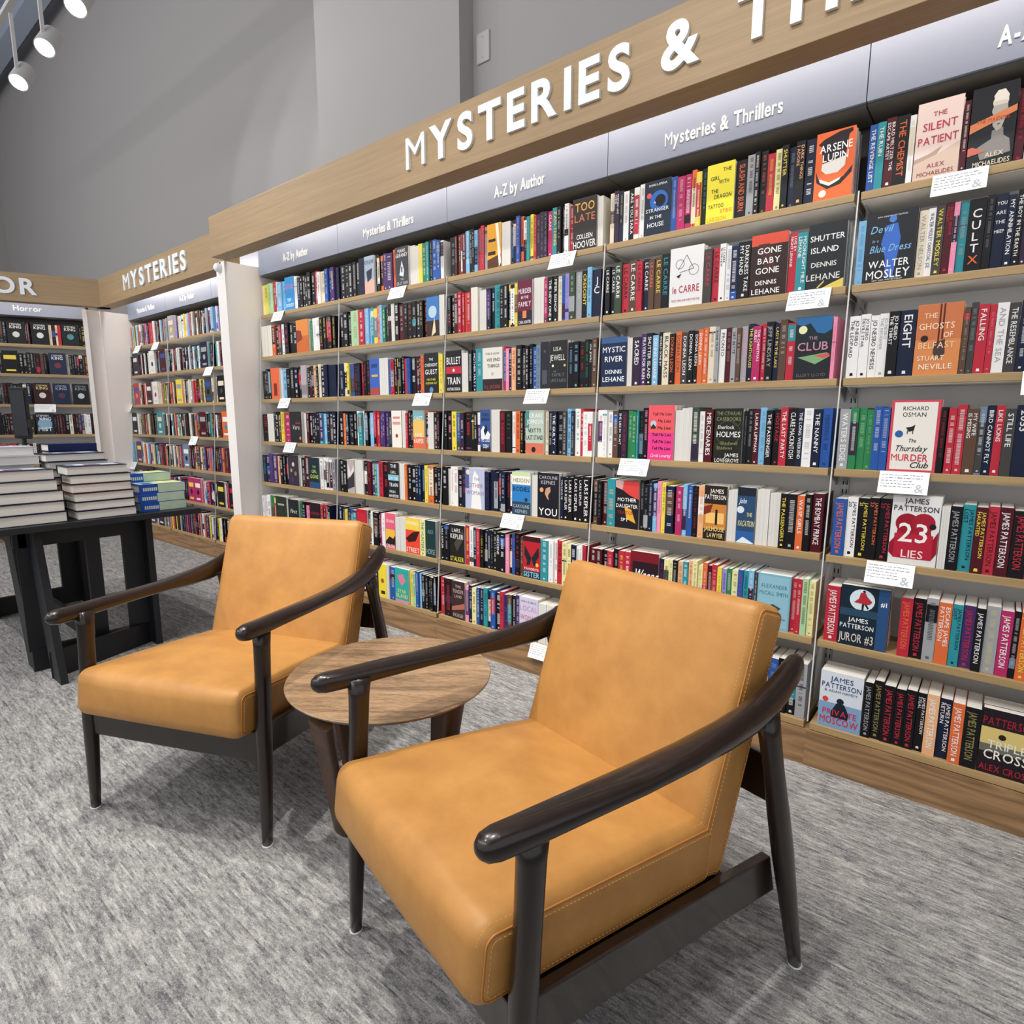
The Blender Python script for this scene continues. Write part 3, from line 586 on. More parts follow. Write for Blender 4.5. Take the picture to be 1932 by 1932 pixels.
# face-out covers: art elements in cover units (x 0..1, y 0..1 from the bottom); t text, r rect, c circle, p polygon, l line
def tx(s, cx, cy, h, w, c, k=0): return ('t', s, cx, cy, h, w, c, k)
FACE = {
'silent': ('f0d9d0', [('p', [(0, .28), (.35, .33), (.62, .40), (.5, .3), (0, .2)], 'b9a08f'), ('p', [(0, 0), (1, 0), (1, .42), (.5, .3), (0, .22)], 'd9bfae'), tx('THE', .5, .83, .06, .3, 'b5475a'), tx('SILENT', .52, .68, .10, .75, 'c23a4c'), tx('PATIENT', .5, .50, .10, .88, 'c23a4c'), tx('ALEX', .5, .17, .055, .4, '8f3f45'), tx('MICHAELIDES', .5, .07, .055, .8, '8f3f45')], 'white face-out cover with widely spaced pink-red letters'),
'maidens': ('23252a', [('p', [(.3, .1), (.95, .14), (.9, .3), (.76, .36), (.74, .46), (.5, .44), (.5, .34), (.2, .26)], '8f8a86'), ('c', .63, .68, .17, 'c4bdb4'), ('c', .63, .78, .17, 'ddd5c9'), ('p', [(.48, .74), (.5, .5), (.6, .42), (.7, .45), (.78, .6), (.79, .74)], 'bab2a8'), ('p', [(.47, .86), (.55, .92), (.7, .92), (.8, .84), (.78, .78), (.5, .79)], 'efe8dc'), ('r', .6, .5, .66, .515, '6a5a54'), ('p', [(0, .56), (1, .70), (1, .62), (0, .45)], 'e08a5c'), tx('THE MAIDENS', .5, .575, .045, .7, 'b5472c', .1), ('p', [(0, .17), (.4, .2), (.1, .28), (0, .27)], 'd0705f'), tx('ALEX', .6, .15, .06, .4, 'e8dcc0'), tx('MICHAELIDES', .55, .05, .06, .8, 'e8dcc0')], 'dark face-out cover with pale statue head and orange band'),
'gray': ('b9c0c8', [('r', 0, .1, 1, .45, '5a2430'), ('r', 0, .45, 1, .6, '8f98a5')], 'grey and maroon face-out cover cut by the frame edge'),
'devil': ('24262b', [('c', .52, .88, .075, '4d7fd0'), ('p', [(.40, .80), (.62, .82), (.70, .6), (.66, .35), (.6, .05), (.45, .05), (.42, .35), (.32, .55)], '3f6cc4'), tx('Devil', .3, .76, .10, .42, '7fb4d8', .25), tx('in a', .2, .60, .04, .2, '7fb4d8', .25), tx('Blue Dress', .5, .48, .10, .8, '7fb4d8', .25), tx('WALTER', .5, .26, .10, .8, 'f4f4f2'), tx('MOSLEY', .5, .11, .12, .86, 'f4f4f2'), tx('30TH ANNIVERSARY EDITION', .5, .93, .02, .8, 'd8d8d8'), tx('NEW YORK TIMES BESTSELLER', .5, .025, .02, .8, 'd8d8d8')], 'dark face-out cover with a blue standing silhouette'),
'ghosts': ('d98a52', [('r', 0, .5, 1, 1, 'c9764a'), ('r', .49, .45, .53, 1, '5a2620'), ('r', .57, .5, .61, 1, '5a2620'), ('p', [(.42, .45), (.66, .5), (.68, .3), (.55, .22), (.42, .3)], '4a3a36'), tx('THE', .3, .84, .07, .3, 'f2cfa6'), tx('GHOSTS', .45, .69, .085, .78, 'f6d9b8'), tx('OF', .72, .56, .08, .2, 'f6d9b8'), tx('BELFAST', .48, .42, .085, .8, 'f2c69a'), ('c', .2, .52, .085, '33221f'), tx('STUART', .38, .24, .065, .6, 'f6e4cc'), tx('NEVILLE', .5, .12, .075, .74, 'f6e4cc')], 'burnt orange face-out cover with dangling dark figure'),
'tmc': ('d24a5c', [('r', .06, .03, .94, .97, 'ece6dc'), tx('RICHARD', .5, .885, .055, .52, '2a2a2a'), tx('OSMAN', .48, .80, .06, .48, '2a2a2a'), ('p', [(.33, .62), (.44, .63), (.52, .66), (.5, .58), (.4, .56)], '26262a'), ('r', .36, .53, .38, .58, '26262a'), ('r', .47, .53, .49, .58, '26262a'), ('c', .2, .53, .085, '2f5f9f'), tx('The', .48, .44, .05, .16, '2a2a2a', .25), tx('Thursday', .46, .33, .08, .66, '2a2a2a', .3), tx('MURDER', .46, .20, .095, .76, 'd03648'), tx('Club', .66, .10, .08, .38, '2a2a2a', .3)], 'cream face-out cover with a red frame and blue sticker'),
'lies': ('e4e2df', [('c', .5, .45, .36, 'a31e33'), ('c', .35, .6, .25, '98182c'), ('c', .68, .62, .24, 'a31e33'), ('r', .1, .09, .9, .45, 'b5243a'), ('p', [(0, .3), (.12, .4), (.1, .1), (0, .16)], '98182c'), ('p', [(.9, .4), (1, .52), (1, .2), (.9, .1)], '98182c'), tx('JAMES', .5, .93, .075, .5, '3a2a2e'), tx('PATTERSON', .5, .82, .075, .92, '3a2a2e'), tx('23', .48, .47, .27, .6, 'f4eee8'), tx('LIES', .5, .16, .11, .66, 'f6d8d2'), ('c', .87, .58, .07, '231a1e')], 'white face-out cover with a crimson splash and large white numeral'),
'juror': ('1c2a38', [('c', .45, .78, .26, 'd8e6ea'), ('r', 0, .5, 1, .62, '2c4a60'), ('p', [(.41, .90), (.50, .91), (.56, .84), (.66, .77), (.60, .72), (.47, .72), (.28, .73), (.38, .80)], 'b5303a'), ('c', .48, .925, .03, '3a2a26'), ('p', [(.45, .72), (.5, .72), (.49, .62), (.45, .6)], '23262c'), ('p', [(.5, .72), (.55, .72), (.60, .66), (.57, .64)], '23262c'), ('r', .78, 0, 1, 1, '2c4f7c'), tx('JAMES', .4, .44, .07, .44, 'f0f0ee'), tx('PATTERSON', .38, .33, .075, .7, 'f0f0ee'), tx('JUROR #3', .38, .14, .14, .72, 'd8d0c0'), tx('#1', .89, .76, .07, .16, 'ffffff')], 'dark face-out cover with a red-coated running figure, sixth shelf'),
'moscow': ('d5dbe2', [('r', 0, 0, 1, .45, '7fa0c4'), ('c', .5, .50, .085, '1c2430'), ('p', [(.3, .3), (.42, .46), (.6, .46), (.72, .3), (.7, .2), (.3, .2)], '1c2430'), tx('JAMES', .5, .88, .085, .6, '2c3f6c'), tx('PATTERSON', .5, .76, .09, .92, '2c3f6c'), tx('& ADAM HAMDY', .5, .665, .045, .8, '5a6a86'), ('c', .15, .5, .07, 'd8453a'), tx('PRIVATE', .5, .29, .10, .8, 'c8324a'), tx('MOSCOW', .5, .14, .12, .9, 'd02c3e')], 'pale blue face-out cover with a dark hooded figure, lowest shelf'),
'triple': ('221a20', [('r', 0, .4, 1, .72, 'd8c078'), ('r', 0, .34, 1, .46, '6a6a60'), ('c', .4, .6, .07, '2a2018'), tx('PATTERSON', .5, .82, .12, .95, '9a2030'), tx('TRIPLE', .5, .47, .12, .7, 'e8e4d4'), tx('CROSS', .5, .31, .14, .8, 'f0ecdc'), tx('ALEX CROSS', .5, .10, .1, .92, 'a82434')], 'black face-out cover with a yellow sky band, lowest shelf'),
'stranger': ('202c3c', [('c', .55, .62, .34, '2f6cc4'), ('c', .6, .62, .2, '10161f'), ('c', .18, .74, .09, 'e05a6a'), tx('SHARI LAPENA', .5, .92, .04, .8, 'e8e8e8'), tx('A', .4, .60, .045, .1, 'f2f2f2'), tx('STRANGER', .5, .46, .065, .86, 'f2f2f2'), tx('IN THE', .45, .33, .055, .5, 'f2f2f2'), tx('HOUSE', .45, .19, .08, .62, 'f2f2f2')], 'navy face-out cover with a blue keyhole shape, top shelf'),
'dragon': ('f1e33f', [tx('THE', .72, .88, .065, .3, '3a3020'), tx('GIRL', .3, .76, .065, .34, '3a3020'), tx('WITH', .62, .68, .065, .36, '3a3020'), tx('THE', .3, .54, .065, .26, '3a3020'), tx('DRAGON', .6, .44, .07, .62, '3a3020'), tx('TATTOO', .36, .28, .07, .56, '3a3020'), tx('STIEG', .74, .18, .06, .42, 'e08a3a'), tx('LARSSON', .4, .06, .07, .7, 'e8b03a')], 'bright yellow face-out cover with scattered dark words'),
'lupin': ('f0703a', [('p', [(.05, .84), (.2, .90), (.6, .97), (.92, .98), (.93, .93), (.84, .90), (.78, .60), (.20, .55), (.14, .80)], '2a2226'), ('p', [(.18, .54), (.8, .60), (.78, .46), (.6, .38), (.3, .38), (.17, .45)], 'f2efe8'), ('p', [(.02, .46), (.1, .34), (.4, .24), (.75, .30), (.98, .44), (.96, .34), (.7, .20), (.35, .16), (.06, .28)], '2a2226'), ('p', [(.12, .33), (.4, .25), (.7, .30), (.66, .26), (.4, .2), (.16, .27)], 'e8e2da'), tx('ARSENE', .52, .76, .11, .84, 'ffffff'), tx('LUPIN', .52, .62, .11, .66, 'ffffff'), ('c', .24, .10, .10, 'f6e9dc')], 'bright orange face-out cover with a black top hat shape'),
'carre': ('e6e6e4', [('l', .25, .62, .5, .86, '26262a'), ('l', .5, .86, .72, .62, '26262a'), ('l', .72, .62, .3, .58, '26262a'), ('o', .72, .6, .15, '26262a'), ('o', .3, .72, .13, '26262a'), ('p', [(.2, .52), (.36, .56), (.28, .48)], '26262a'), tx('le CARRE', .5, .29, .12, .8, 'b52c42'), tx('THE SPY WHO CAME IN FROM THE COLD', .5, .10, .035, .86, 'c0485a')], 'white face-out cover with a black bicycle line drawing'),
'gone': ('33221f', [('r', 0, .82, 1, 1, 'd8523a'), ('p', [(.2, .84), (.5, .84), (.7, .4), (.4, .4)], '4c2c28'), tx('GONE', .5, .73, .095, .7, 'f4f2ee'), tx('BABY', .5, .57, .095, .66, 'f4f2ee'), tx('GONE', .47, .41, .095, .68, 'f4f2ee'), tx('DENNIS', .45, .22, .07, .66, 'f4f2ee'), tx('LEHANE', .45, .08, .085, .8, 'f4f2ee')], 'dark brown face-out cover with a red top and white capitals'),
'shutter': ('26282a', [('p', [(.4, 0), (1, 0), (1, .14), (.7, .08)], 'e0c860'), ('p', [(.3, .03), (.5, .14), (.48, .1), (.34, .02)], 'd8c070'), tx('SHUTTER', .5, .78, .085, .9, 'f2f2f0'), tx('ISLAND', .45, .60, .085, .72, 'f2f2f0'), tx('DENNIS', .45, .38, .075, .7, 'dcdcda'), tx('LEHANE', .45, .19, .095, .88, 'dcdcda')], 'black face-out cover with a yellow glow at its lower corner'),
'mystic': ('1d2c4a', [('r', 0, .88, 1, 1, '3f5f8f'), tx('MYSTIC', .5, .75, .11, .88, 'f2f4f6'), tx('RIVER', .5, .56, .11, .76, 'f2f4f6'), tx('DENNIS', .5, .30, .08, .7, 'f2f4f6'), tx('LEHANE', .5, .15, .10, .86, 'f2f4f6')], 'navy face-out cover with white capitals, third shelf'),
'club': ('22252a', [('r', 0, .72, 1, 1, '2f6ca0'), ('p', [(0, .9), (.2, .86), (.4, .9), (.6, .74), (.8, .72), (1, .78), (1, .6), (0, .6)], '1c2a2e'), ('c', .2, .80, .12, 'e8e8b0'), ('p', [(.1, .36), (.9, .42), (1, .36), (.6, .24)], '7fa878'), ('p', [(.55, .38), (.95, .41), (1, .36), (.8, .33)], 'd05a5a'), tx('THE', .5, .66, .05, .35, 'b58a9a'), tx('CLUB', .5, .53, .13, .9, 'c58a9c'), tx('ELLERY LLOYD', .5, .07, .05, .8, '6a6460')], 'night-scene face-out cover with a pale moon and treeline'),
'tellme': ('e83f8a', [('r', 0, .5, 1, 1, 'ea5a62'), ('c', .2, .66, .12, 'b8c8d0'), ('p', [(.1, .6), (.2, .66), (.3, .6), (.28, .57), (.1, .57)], '2a2a30')] + [tx('Tell Me Lies', .52, .84 - i * .125, .055, .82, '2c1c26', .15) for i in (0, 3, 4, 5)] + [tx('Me Lies', .62, .84 - i * .125, .055, .5, '2c1c26', .15) for i in (1, 2)] + [tx('Carola Lovering', .5, .08, .06, .8, 'f8d8e4', .3)], 'bright pink face-out cover with repeated dark script lines'),
'holmes': ('23241f', [('o', .5, .55, .44, '5c6045'), ('o', .2, .3, .12, '5c6045'), ('o', .8, .75, .12, '5c6045'), tx('THE CTHULHU', .5, .91, .065, .86, '8a8f5c'), tx('CASEBOOKS', .5, .81, .065, .86, '8a8f5c'), tx('Sherlock', .42, .66, .065, .6, 'e8e8e0'), tx('HOLMES', .52, .53, .10, .84, 'f0f0ea'), tx('Shadwell', .55, .37, .06, .6, '8a8f5c'), tx('Shadows', .4, .28, .06, .55, '8a8f5c'), tx('JAMES', .66, .15, .065, .5, 'f0f0ea'), tx('LOVEGROVE', .5, .05, .07, .86, 'f0f0ea')], 'dark olive face-out cover with white and green ornate letters'),
'mother': ('201c20', [('p', [(.2, 1), (1, 1), (1, .62), (.6, .7), (.3, .8)], 'd8453f'), ('p', [(0, 1), (.35, 1), (.3, .8), (0, .85)], 'cfa4a0'), ('p', [(.4, .45), (.7, .4), (.9, .12), (.5, .2)], 'e8a83a'), tx('MOTHER', .5, .60, .075, .8, 'f2f2f0'), tx('DAUGHTER', .5, .47, .075, .92, 'f2f2f0'), tx('TRAITOR', .45, .33, .07, .7, '8a2f34'), tx('SPY', .42, .18, .07, .35, 'f2f2f0')], 'black face-out cover with red and yellow cut shapes'),
'jail': ('2a201c', [('r', 0, .2, 1, .66, 'c8823a'), ('r', .1, .3, .9, .5, 'f0c070'), ('r', .52, .28, .62, .56, '241a16'), ('p', [(0, .6), (.4, .66), (.3, .5), (0, .45)], '7a2c22'), tx('JAMES', .55, .90, .075, .6, 'f2eee6'), tx('PATTERSON', .5, .79, .08, .92, 'f2eee6'), tx('JAILHOUSE', .5, .20, .085, .9, 'e8d28a'), tx('LAWYER', .55, .08, .085, .7, 'e8d28a')], 'amber and black face-out cover with a lone doorway figure'),
'vacation': ('2c4a6c', [('r', 0, .85, 1, 1, '1c2430'), ('c', .2, .6, .2, 'd8dce0'), ('r', 0, 0, 1, .22, '2f5f9f'), ('p', [(0, 0), (.4, .12), (1, .02), (1, 0)], 'dfe8ee'), tx('John', .3, .76, .09, .4, 'e8eef2', .2), tx('THE', .7, .52, .07, .3, 'e8d890'), tx('VACATION', .5, .36, .10, .9, 'e8d890', .2)], 'blue face-out cover beside a thick run of white page edges'),
'wrong': ('7a1a26', [('r', .08, 0, 1, .8, '2a1a20'), tx('Wrong', .55, .55, .20, .85, 'f4f0ec', .25)], 'maroon and black face-out cover just above the right chair back'),
'mccall': ('7fb0c4', [('r', .05, .04, .95, .96, '8fbccc'), tx('ALEXANDER', .5, .78, .07, .8, '3f6f86'), tx('McCALL SMITH', .5, .65, .07, .85, '3f6f86'), ('p', [(.25, .4), (.5, .46), (.75, .4), (.6, .32), (.35, .3)], '3a4a50'), tx('THE SWEET REMNANTS OF SUMMER', .5, .2, .03, .8, '3f6f86')], 'pale blue face-out cover right of the right chair back'),
'sunny': ('e3a32c', [('p', [(0, 0), (1, 0), (1, .3), (0, .2)], '5a3420'), ('p', [(.6, 1), (.8, 1), (1, .1), (.85, 0)], 'f4efe4'), ('r', .05, .3, .6, .38, '2a2018'), ('r', .1, .6, .6, .66, '2a2018')], 'amber face-out cover with a white diagonal glare, top shelf'),  # white polygon runs diagonally across the amber cover
'toolate': ('34302e', [tx('TOO', .5, .83, .16, .8, 'e8b050'), tx('LATE', .5, .62, .14, .85, 'd87a4a'), tx('COLLEEN', .5, .26, .09, .66, 'f4f2ee'), tx('HOOVER', .5, .11, .13, .94, 'f4f2ee')], 'dark face-out cover with glowing amber letters, top shelf'),
'pages': ('e6e0d2', [('r', .05, 0, .07, 1, 'b8b2a4'), ('r', .3, 0, .32, 1, 'c8c2b4'), ('r', .6, 0, .62, 1, 'b8b2a4')], 'cream block of page edges facing out'),
'murder': ('6c1f3c', [tx('MURDER', .5, .76, .11, .9, 'f0e4e6'), tx('IN THE', .5, .62, .06, .5, 'f0e4e6'), tx('FAMILY', .5, .47, .11, .86, 'f0e4e6'), ('r', 0, 0, 1, .32, '2a2236'), ('r', .35, .16, .62, .32, 'e8884a'), tx('CARA HUNTER', .5, .07, .07, .86, 'e8e4e8')], 'maroon face-out cover with a small lit window, second shelf'),
'bullet': ('1f1c1f', [('r', 0, .45, 1, .62, 'c03040'), ('c', .5, .53, .07, 'f2f0ee'), tx('BULLET', .5, .76, .17, .9, 'f4f2f0'), tx('TRAIN', .5, .28, .17, .84, 'f4f2f0'), tx('KOTARO ISAKA', .5, .08, .07, .84, 'f4f2f0')], 'black face-out cover with a red band and white disc'),
'weend': ('e2ddd2', [tx('THIS IS HOW', .5, .86, .05, .8, '3a3a3a'), tx('WE END', .55, .72, .075, .7, '2a2a2a'), tx('THINGS', .55, .58, .075, .7, '2a2a2a'), ('o', .5, .4, .05, '2a2a2a'), ('r', 0, 0, 1, .28, '33262a'), tx('R.J. JACOBS', .5, .1, .08, .8, 'a04a40')], 'off-white face-out cover with black lettering, third shelf'),
'darkfig': ('2a2c33', [('c', .5, .8, .15, '4a4f58'), ('r', .2, .1, .8, .4, '4f525a')], 'charcoal face-out cover with blurred grey marks'),
'family': ('28292b', [tx('LISA', .45, .83, .08, .45, 'd8d4c8'), tx('JEWELL', .45, .65, .12, .85, 'd8d4c8'), ('c', .2, .48, .06, 'e8e2c8'), ('c', .86, .48, .06, 'd8b878'), tx('THE', .3, .36, .03, .2, '8a8a84'), tx('FAMILY', .5, .29, .07, .7, '6f7074'), tx('UPSTAIRS', .5, .17, .07, .85, '6f7074')], 'black face-out cover with grey letters and two round seals'),
'cold': ('3a558f', [('r', 0, 0, 1, .12, '2a2224'), ('p', [(.05, .5), (.3, .62), (.6, .55), (1, .42), (.9, .3), (.1, .3)], 'e8ecf0'), ('p', [(.35, .5), (.6, .66), (.75, .5), (.5, .38)], '1c2230'), tx('CRAIG', .5, .88, .08, .7, '22304c'), tx('JOHNSON', .5, .77, .08, .8, '22304c'), tx('THE COLD', .5, .29, .11, .9, 'f2f4f6'), tx('DISH', .55, .13, .09, .5, 'f2f4f6')], 'blue face-out cover with a snowy dark bird shape, fourth shelf'),
'laststand': ('b8c8b8', [('r', 0, .0, 1, .25, 'd8745a'), ('c', .45, .1, .12, '2a2022'), ('r', 0, .6, .2, 1, '4f8f8a'), tx('CRAIG', .55, .88, .09, .7, 'f2f4f2'), tx('JOHNSON', .52, .74, .10, .9, 'f2f4f2'), tx('NEXT TO', .5, .54, .09, .7, '2a2622'), tx('LAST STAND', .5, .38, .10, .92, '4a2a22')], 'pale green and red face-out cover, fourth shelf'),
'otherwoman': ('b8c0d8', [('p', [(.3, 0), (.85, 0), (.7, .8), (.5, .95), (.4, .8)], 'f0eeec'), ('r', 0, .5, .2, 1, '4f5f94'), ('c', .15, .9, .1, 'e8dcb0'), tx('THE', .6, .74, .07, .3, 'a8949c'), tx('OTHER', .55, .58, .10, .75, 'b08fa0'), tx('WOMAN', .5, .40, .10, .9, '9a8ca6')], 'lavender face-out cover with a pale wedge and gold seal'),
'hidden': ('2f7fc0', [('r', 0, .9, 1, 1, 'c8dca8'), ('r', 0, .70, 1, .9, 'f0ecdc'), ('r', 0, 0, 1, .3, '2f4458'), tx('HIDDEN', .5, .80, .09, .88, '8a8878'), tx('BODIES', .5, .60, .10, .88, '1c2c44'), ('c', .76, .36, .08, '2a2a3c'), tx('CAROLINE', .5, .20, .075, .86, 'a8b8c0'), tx('KEPNES', .5, .08, .075, .66, 'a8b8c0')], 'green, cream and blue face-out cover above a hanging card'),
'you': ('1c1e26', [tx('CAROLINE', .5, .90, .07, .86, 'b0acb0'), tx('KEPNES', .5, .79, .08, .66, 'b0acb0'), ('p', [(.4, .66), (.6, .7), (.62, .6), (.5, .5), (.55, .4), (.45, .44), (.35, .55)], 'c89878'), ('c', .2, .62, .09, 'e0a070'), tx('YOU', .5, .14, .16, .86, 'f2f0ee')], 'black face-out cover with a pale profile and orange seal'),
'stalker': ('23211f', [('p', [(.3, .5), (.9, .9), (1, .7), (.5, .3)], '4a4640'), tx('LARS', .45, .86, .10, .55, 'e8e6e0'), tx('KEPLER', .5, .70, .12, .86, 'e8e6e0'), tx('STALKER', .5, .10, .12, .9, 'e8dc40')], 'black face-out cover with yellow lettering at its foot'),
'sister': ('b8262f', [('r', 0, .88, 1, 1, '3a1c20'), ('p', [(.48, .5), (.1, .78), (.08, .55), (.25, .4), (.2, .3), (.4, .32), (.5, .5), (.6, .32), (.8, .3), (.75, .42), (.92, .55), (.9, .78), (.52, .5)], '23262c'), ('c', .82, .34, .09, 'e8c83a'), tx('FAVORITE', .5, .22, .06, .86, 'f4e8e4'), ('r', 0, 0, 1, .17, '22364a'), tx('SISTER', .5, .09, .12, .92, '8fd4e8')], 'red face-out cover with a large dark butterfly'),
'tender': ('3c2a28', [('p', [(0, .3), (1, .45), (1, .3), (0, .2)], 'b06a58'), tx('THIS', .5, .86, .07, .5, 'b8aca4'), tx('TENDER', .5, .73, .09, .85, 'b8aca4'), tx('LAND', .5, .6, .07, .55, 'b8aca4'), tx('KRUEGER', .5, .1, .09, .8, 'b8aca4')], 'brown face-out cover with a dusky band, lowest shelf'),
'local': ('cfc8e0', [('r', 0, 0, 1, .14, '3a3440'), tx('MARY KUBICA', .5, .90, .045, .85, '6a6080'), tx('LOCAL', .5, .74, .12, .9, 'c88ab0'), tx('WOMAN', .5, .52, .12, .92, 'd06a80'), tx('MISSING', .5, .3, .12, .9, 'd88090')], 'pale lilac face-out cover above the far armrest'),
'reyk': ('a8b8cc', [('r', 0, 0, 1, .35, 'd8b0a0'), ('p', [(.2, .6), (.8, .66), (.7, .4), (.3, .3)], '2c3440'), tx('REYKJAVIK', .5, .84, .10, .9, '2c3a54')], 'misty blue and pink face-out cover, top shelf'),
'grayman': ('3f4246', [tx('MARK', .5, .90, .08, .6, 'f0f0f0'), tx('GREANEY', .5, .79, .09, .9, 'f0f0f0'), ('p', [(.3, .3), (.5, .66), (.68, .4), (.6, .25)], 'd8e0e8'), ('r', .46, .36, .54, .5, '1c1e22'), tx('THE', .5, .19, .045, .3, 'c0c0c0'), tx('GRAY MAN', .5, .09, .08, .86, 'c0c0c0')], 'grey face-out cover with a small running figure'),
'paris': ('3f78b8', [('c', .5, .62, .33, 'b8d0e0'), ('r', 0, 0, 1, .4, '3a2a22'), ('p', [(.4, 0), (.65, .5), (.75, .1)], 'e8d8b0')], 'sky-blue and brown face-out cover at the end of the second shelf'),
'bluefig': ('3f62b4', [('r', 0, 0, 1, .2, 'a84a4a'), ('r', .2, .5, .85, .56, 'c8b060'), ('r', .2, .75, .8, .85, '2c3f80')], 'cobalt blue face-out cover before a thick white page block'),
'guest': ('22262a', [tx('THE', .5, .84, .06, .3, 'e8e8e4'), tx('OVERNIGHT', .5, .70, .08, .9, 'e8e8e4'), tx('GUEST', .5, .53, .12, .86, 'f2f2ee'), tx('HEATHER', .5, .34, .05, .66, 'e0d84a'), tx('GUDENKAUF', .5, .25, .05, .8, 'e0d84a'), ('c', .5, .08, .14, '6a8ab4')], 'black face-out cover with thin yellow lines of lettering'),
'maisie': ('ebe6da', [('r', .1, .62, .9, .7, 'd89a90'), ('r', .15, .78, .85, .84, 'd8867c'), ('c', .5, .32, .13, 'b52c34')], 'cream face-out cover with a small red oval'),
'harper': ('e8c068', [('r', 0, .75, 1, 1, '7fb0b8'), ('r', 0, 0, 1, .3, 'e06a48'), tx('LAST', .5, .8, .1, .7, 'f2ecc8'), tx('JANE', .5, .36, .10, .6, 'f8eed8'), tx('HARPER', .5, .2, .12, .86, 'f8eed8')], 'yellow to coral face-out cover, fourth shelf'),
'bat': ('b8aca8', [('p', [(.1, .9), (.5, .6), (1, .85), (1, .5), (.6, .4), (.1, .5)], 'e8dcd4'), ('p', [(0, .4), (.5, .5), (1, .66), (1, .2), (0, .1)], '3c3a40')], 'greyed face-out cover with a dark wing shape'),
'train': ('22262a', [('r', 0, .5, 1, .66, '7fb8cc'), tx('THE', .5, .9, .09, .6, 'f2f2f0'), tx('GIRL', .5, .73, .08, .6, 'd8d0a8'), tx('ON THE', .5, .56, .08, .8, 'e8f2f4'), tx('TRAIN', .5, .38, .10, .8, 'f2f2f0'), tx('PAULA', .4, .19, .07, .55, 'f2f2f0'), tx('HAWKINS', .5, .07, .08, .86, 'f2f2f0')], 'black face-out cover with a pale teal streak, fifth shelf'),
'redcov': ('b81f34', [('r', .1, .1, .9, .9, 'c42a3e')], 'plain crimson face-out cover behind the left chair back'),
'colors': ('e8607c', [('r', 0, .1, 1, .55, 'f0b84a'), ('p', [(0, .2), (.4, .35), (.8, .3), (1, .4), (1, .1), (0, .1)], '2a2220'), tx('DEANNA', .5, .78, .09, .8, 'f8dce0'), tx('COLORS', .5, .08, .10, .9, 'f4ece0')], 'coral and amber face-out cover right of the left chair'),
'street': ('e84a38', [('r', 0, .66, 1, 1, 'f0d048'), ('p', [(0, .4), (.5, .6), (1, .66), (.7, .36), (.2, .3)], '3a1c18'), tx('DEANNA', .5, .86, .1, .85, 'f8f0d8'), tx('STREET', .5, .1, .13, .9, 'f4e8dc')], 'red and yellow face-out cover right of the left chair'),
'horse': ('1f3a3c', [tx('ALEX', .5, .7, .1, .6, '7f9a98'), tx('HORSE', .5, .15, .14, .86, '8fa8a4')], 'dark teal face-out cover, sixth shelf'),
'banana': ('f0d83a', [('c', .5, .5, .2, 'a8583a'), ('r', .3, .1, .8, .2, '3a2a20')], 'yellow face-out cover peeking right of the left chair'),
'island': ('2fa89c', [('r', 0, 0, 1, .08, 'd88aa8'), ('p', [(.2, .8), (.6, .85), (.8, .66), (.5, .5), (.3, .62)], 'd8809a'), tx('STAR', .5, .34, .10, .6, 'e8d86a'), tx('ISLAND', .5, .20, .11, .86, 'e8d86a')], 'turquoise face-out cover with pink script, lowest shelf'),
'gator': ('2f8fd0', [tx('GATOR', .5, .7, .13, .8, 'e86aa0'), tx('TIM', .4, .3, .1, .4, 'f0f4f8'), tx('DORSEY', .5, .14, .1, .86, 'f0f4f8')], 'azure face-out cover with pink lettering, top shelf'),
'orangecov': ('cf6a34', [('r', 0, .5, 1, 1, 'e08a44'), ('p', [(0, .7), (.4, .66), (.5, .4), (0, .3)], '8f3a28')], 'rust orange face-out cover near the left end, second shelf'),
'orange2': ('ea6a42', [('r', .3, .1, .7, .5, '7a2c20')], 'coral orange face-out cover at left, third shelf'),
'grayhaze': ('b4a8ac', [('r', 0, .1, 1, .4, '8f8488')], 'hazy grey face-out cover, third shelf of the leftmost bay'),
'vera': ('2a2a2c', [tx('Vera', .5, .5, .14, .7, 'c8c4bc', .3), ('c', .85, .15, .08, 'e07a6a'), ('r', .5, .6, .9, .66, '8f3038')], 'black face-out cover with thin script and coral dot'),
'flowers': ('3a3040', [('c', .5, .7, .12, 'd8c8a0'), ('c', .3, .5, .1, 'b8986a'), ('c', .7, .4, .12, '8a7a5c'), ('c', .4, .2, .14, '4a3a5c')], 'dark face-out cover with pale clustered flowers'),
'girlgone': ('1f3038', [tx('THE', .5, .7, .07, .4, 'a8d070'), tx('GIRL', .5, .55, .1, .7, 'a8d070'), tx('GONE', .5, .38, .12, .8, 'c8dc50'), ('r', 0, 0, 1, .2, '2f5080')], 'dark teal face-out cover with lime lettering'),
'sci': ('2a302a', [('r', .2, .7, .8, .76, 'a8b098')], 'dark moss face-out cover behind the left chair'),
'script': ('23272a', [tx('First', .5, .6, .14, .7, 'e8e8e4', .3)], 'black face-out cover with white script behind the left chair'),
'darkcov': ('2a1a20', [('r', .1, .6, .9, .7, '6a2430')], 'black and maroon face-out cover behind the left chair'),
}
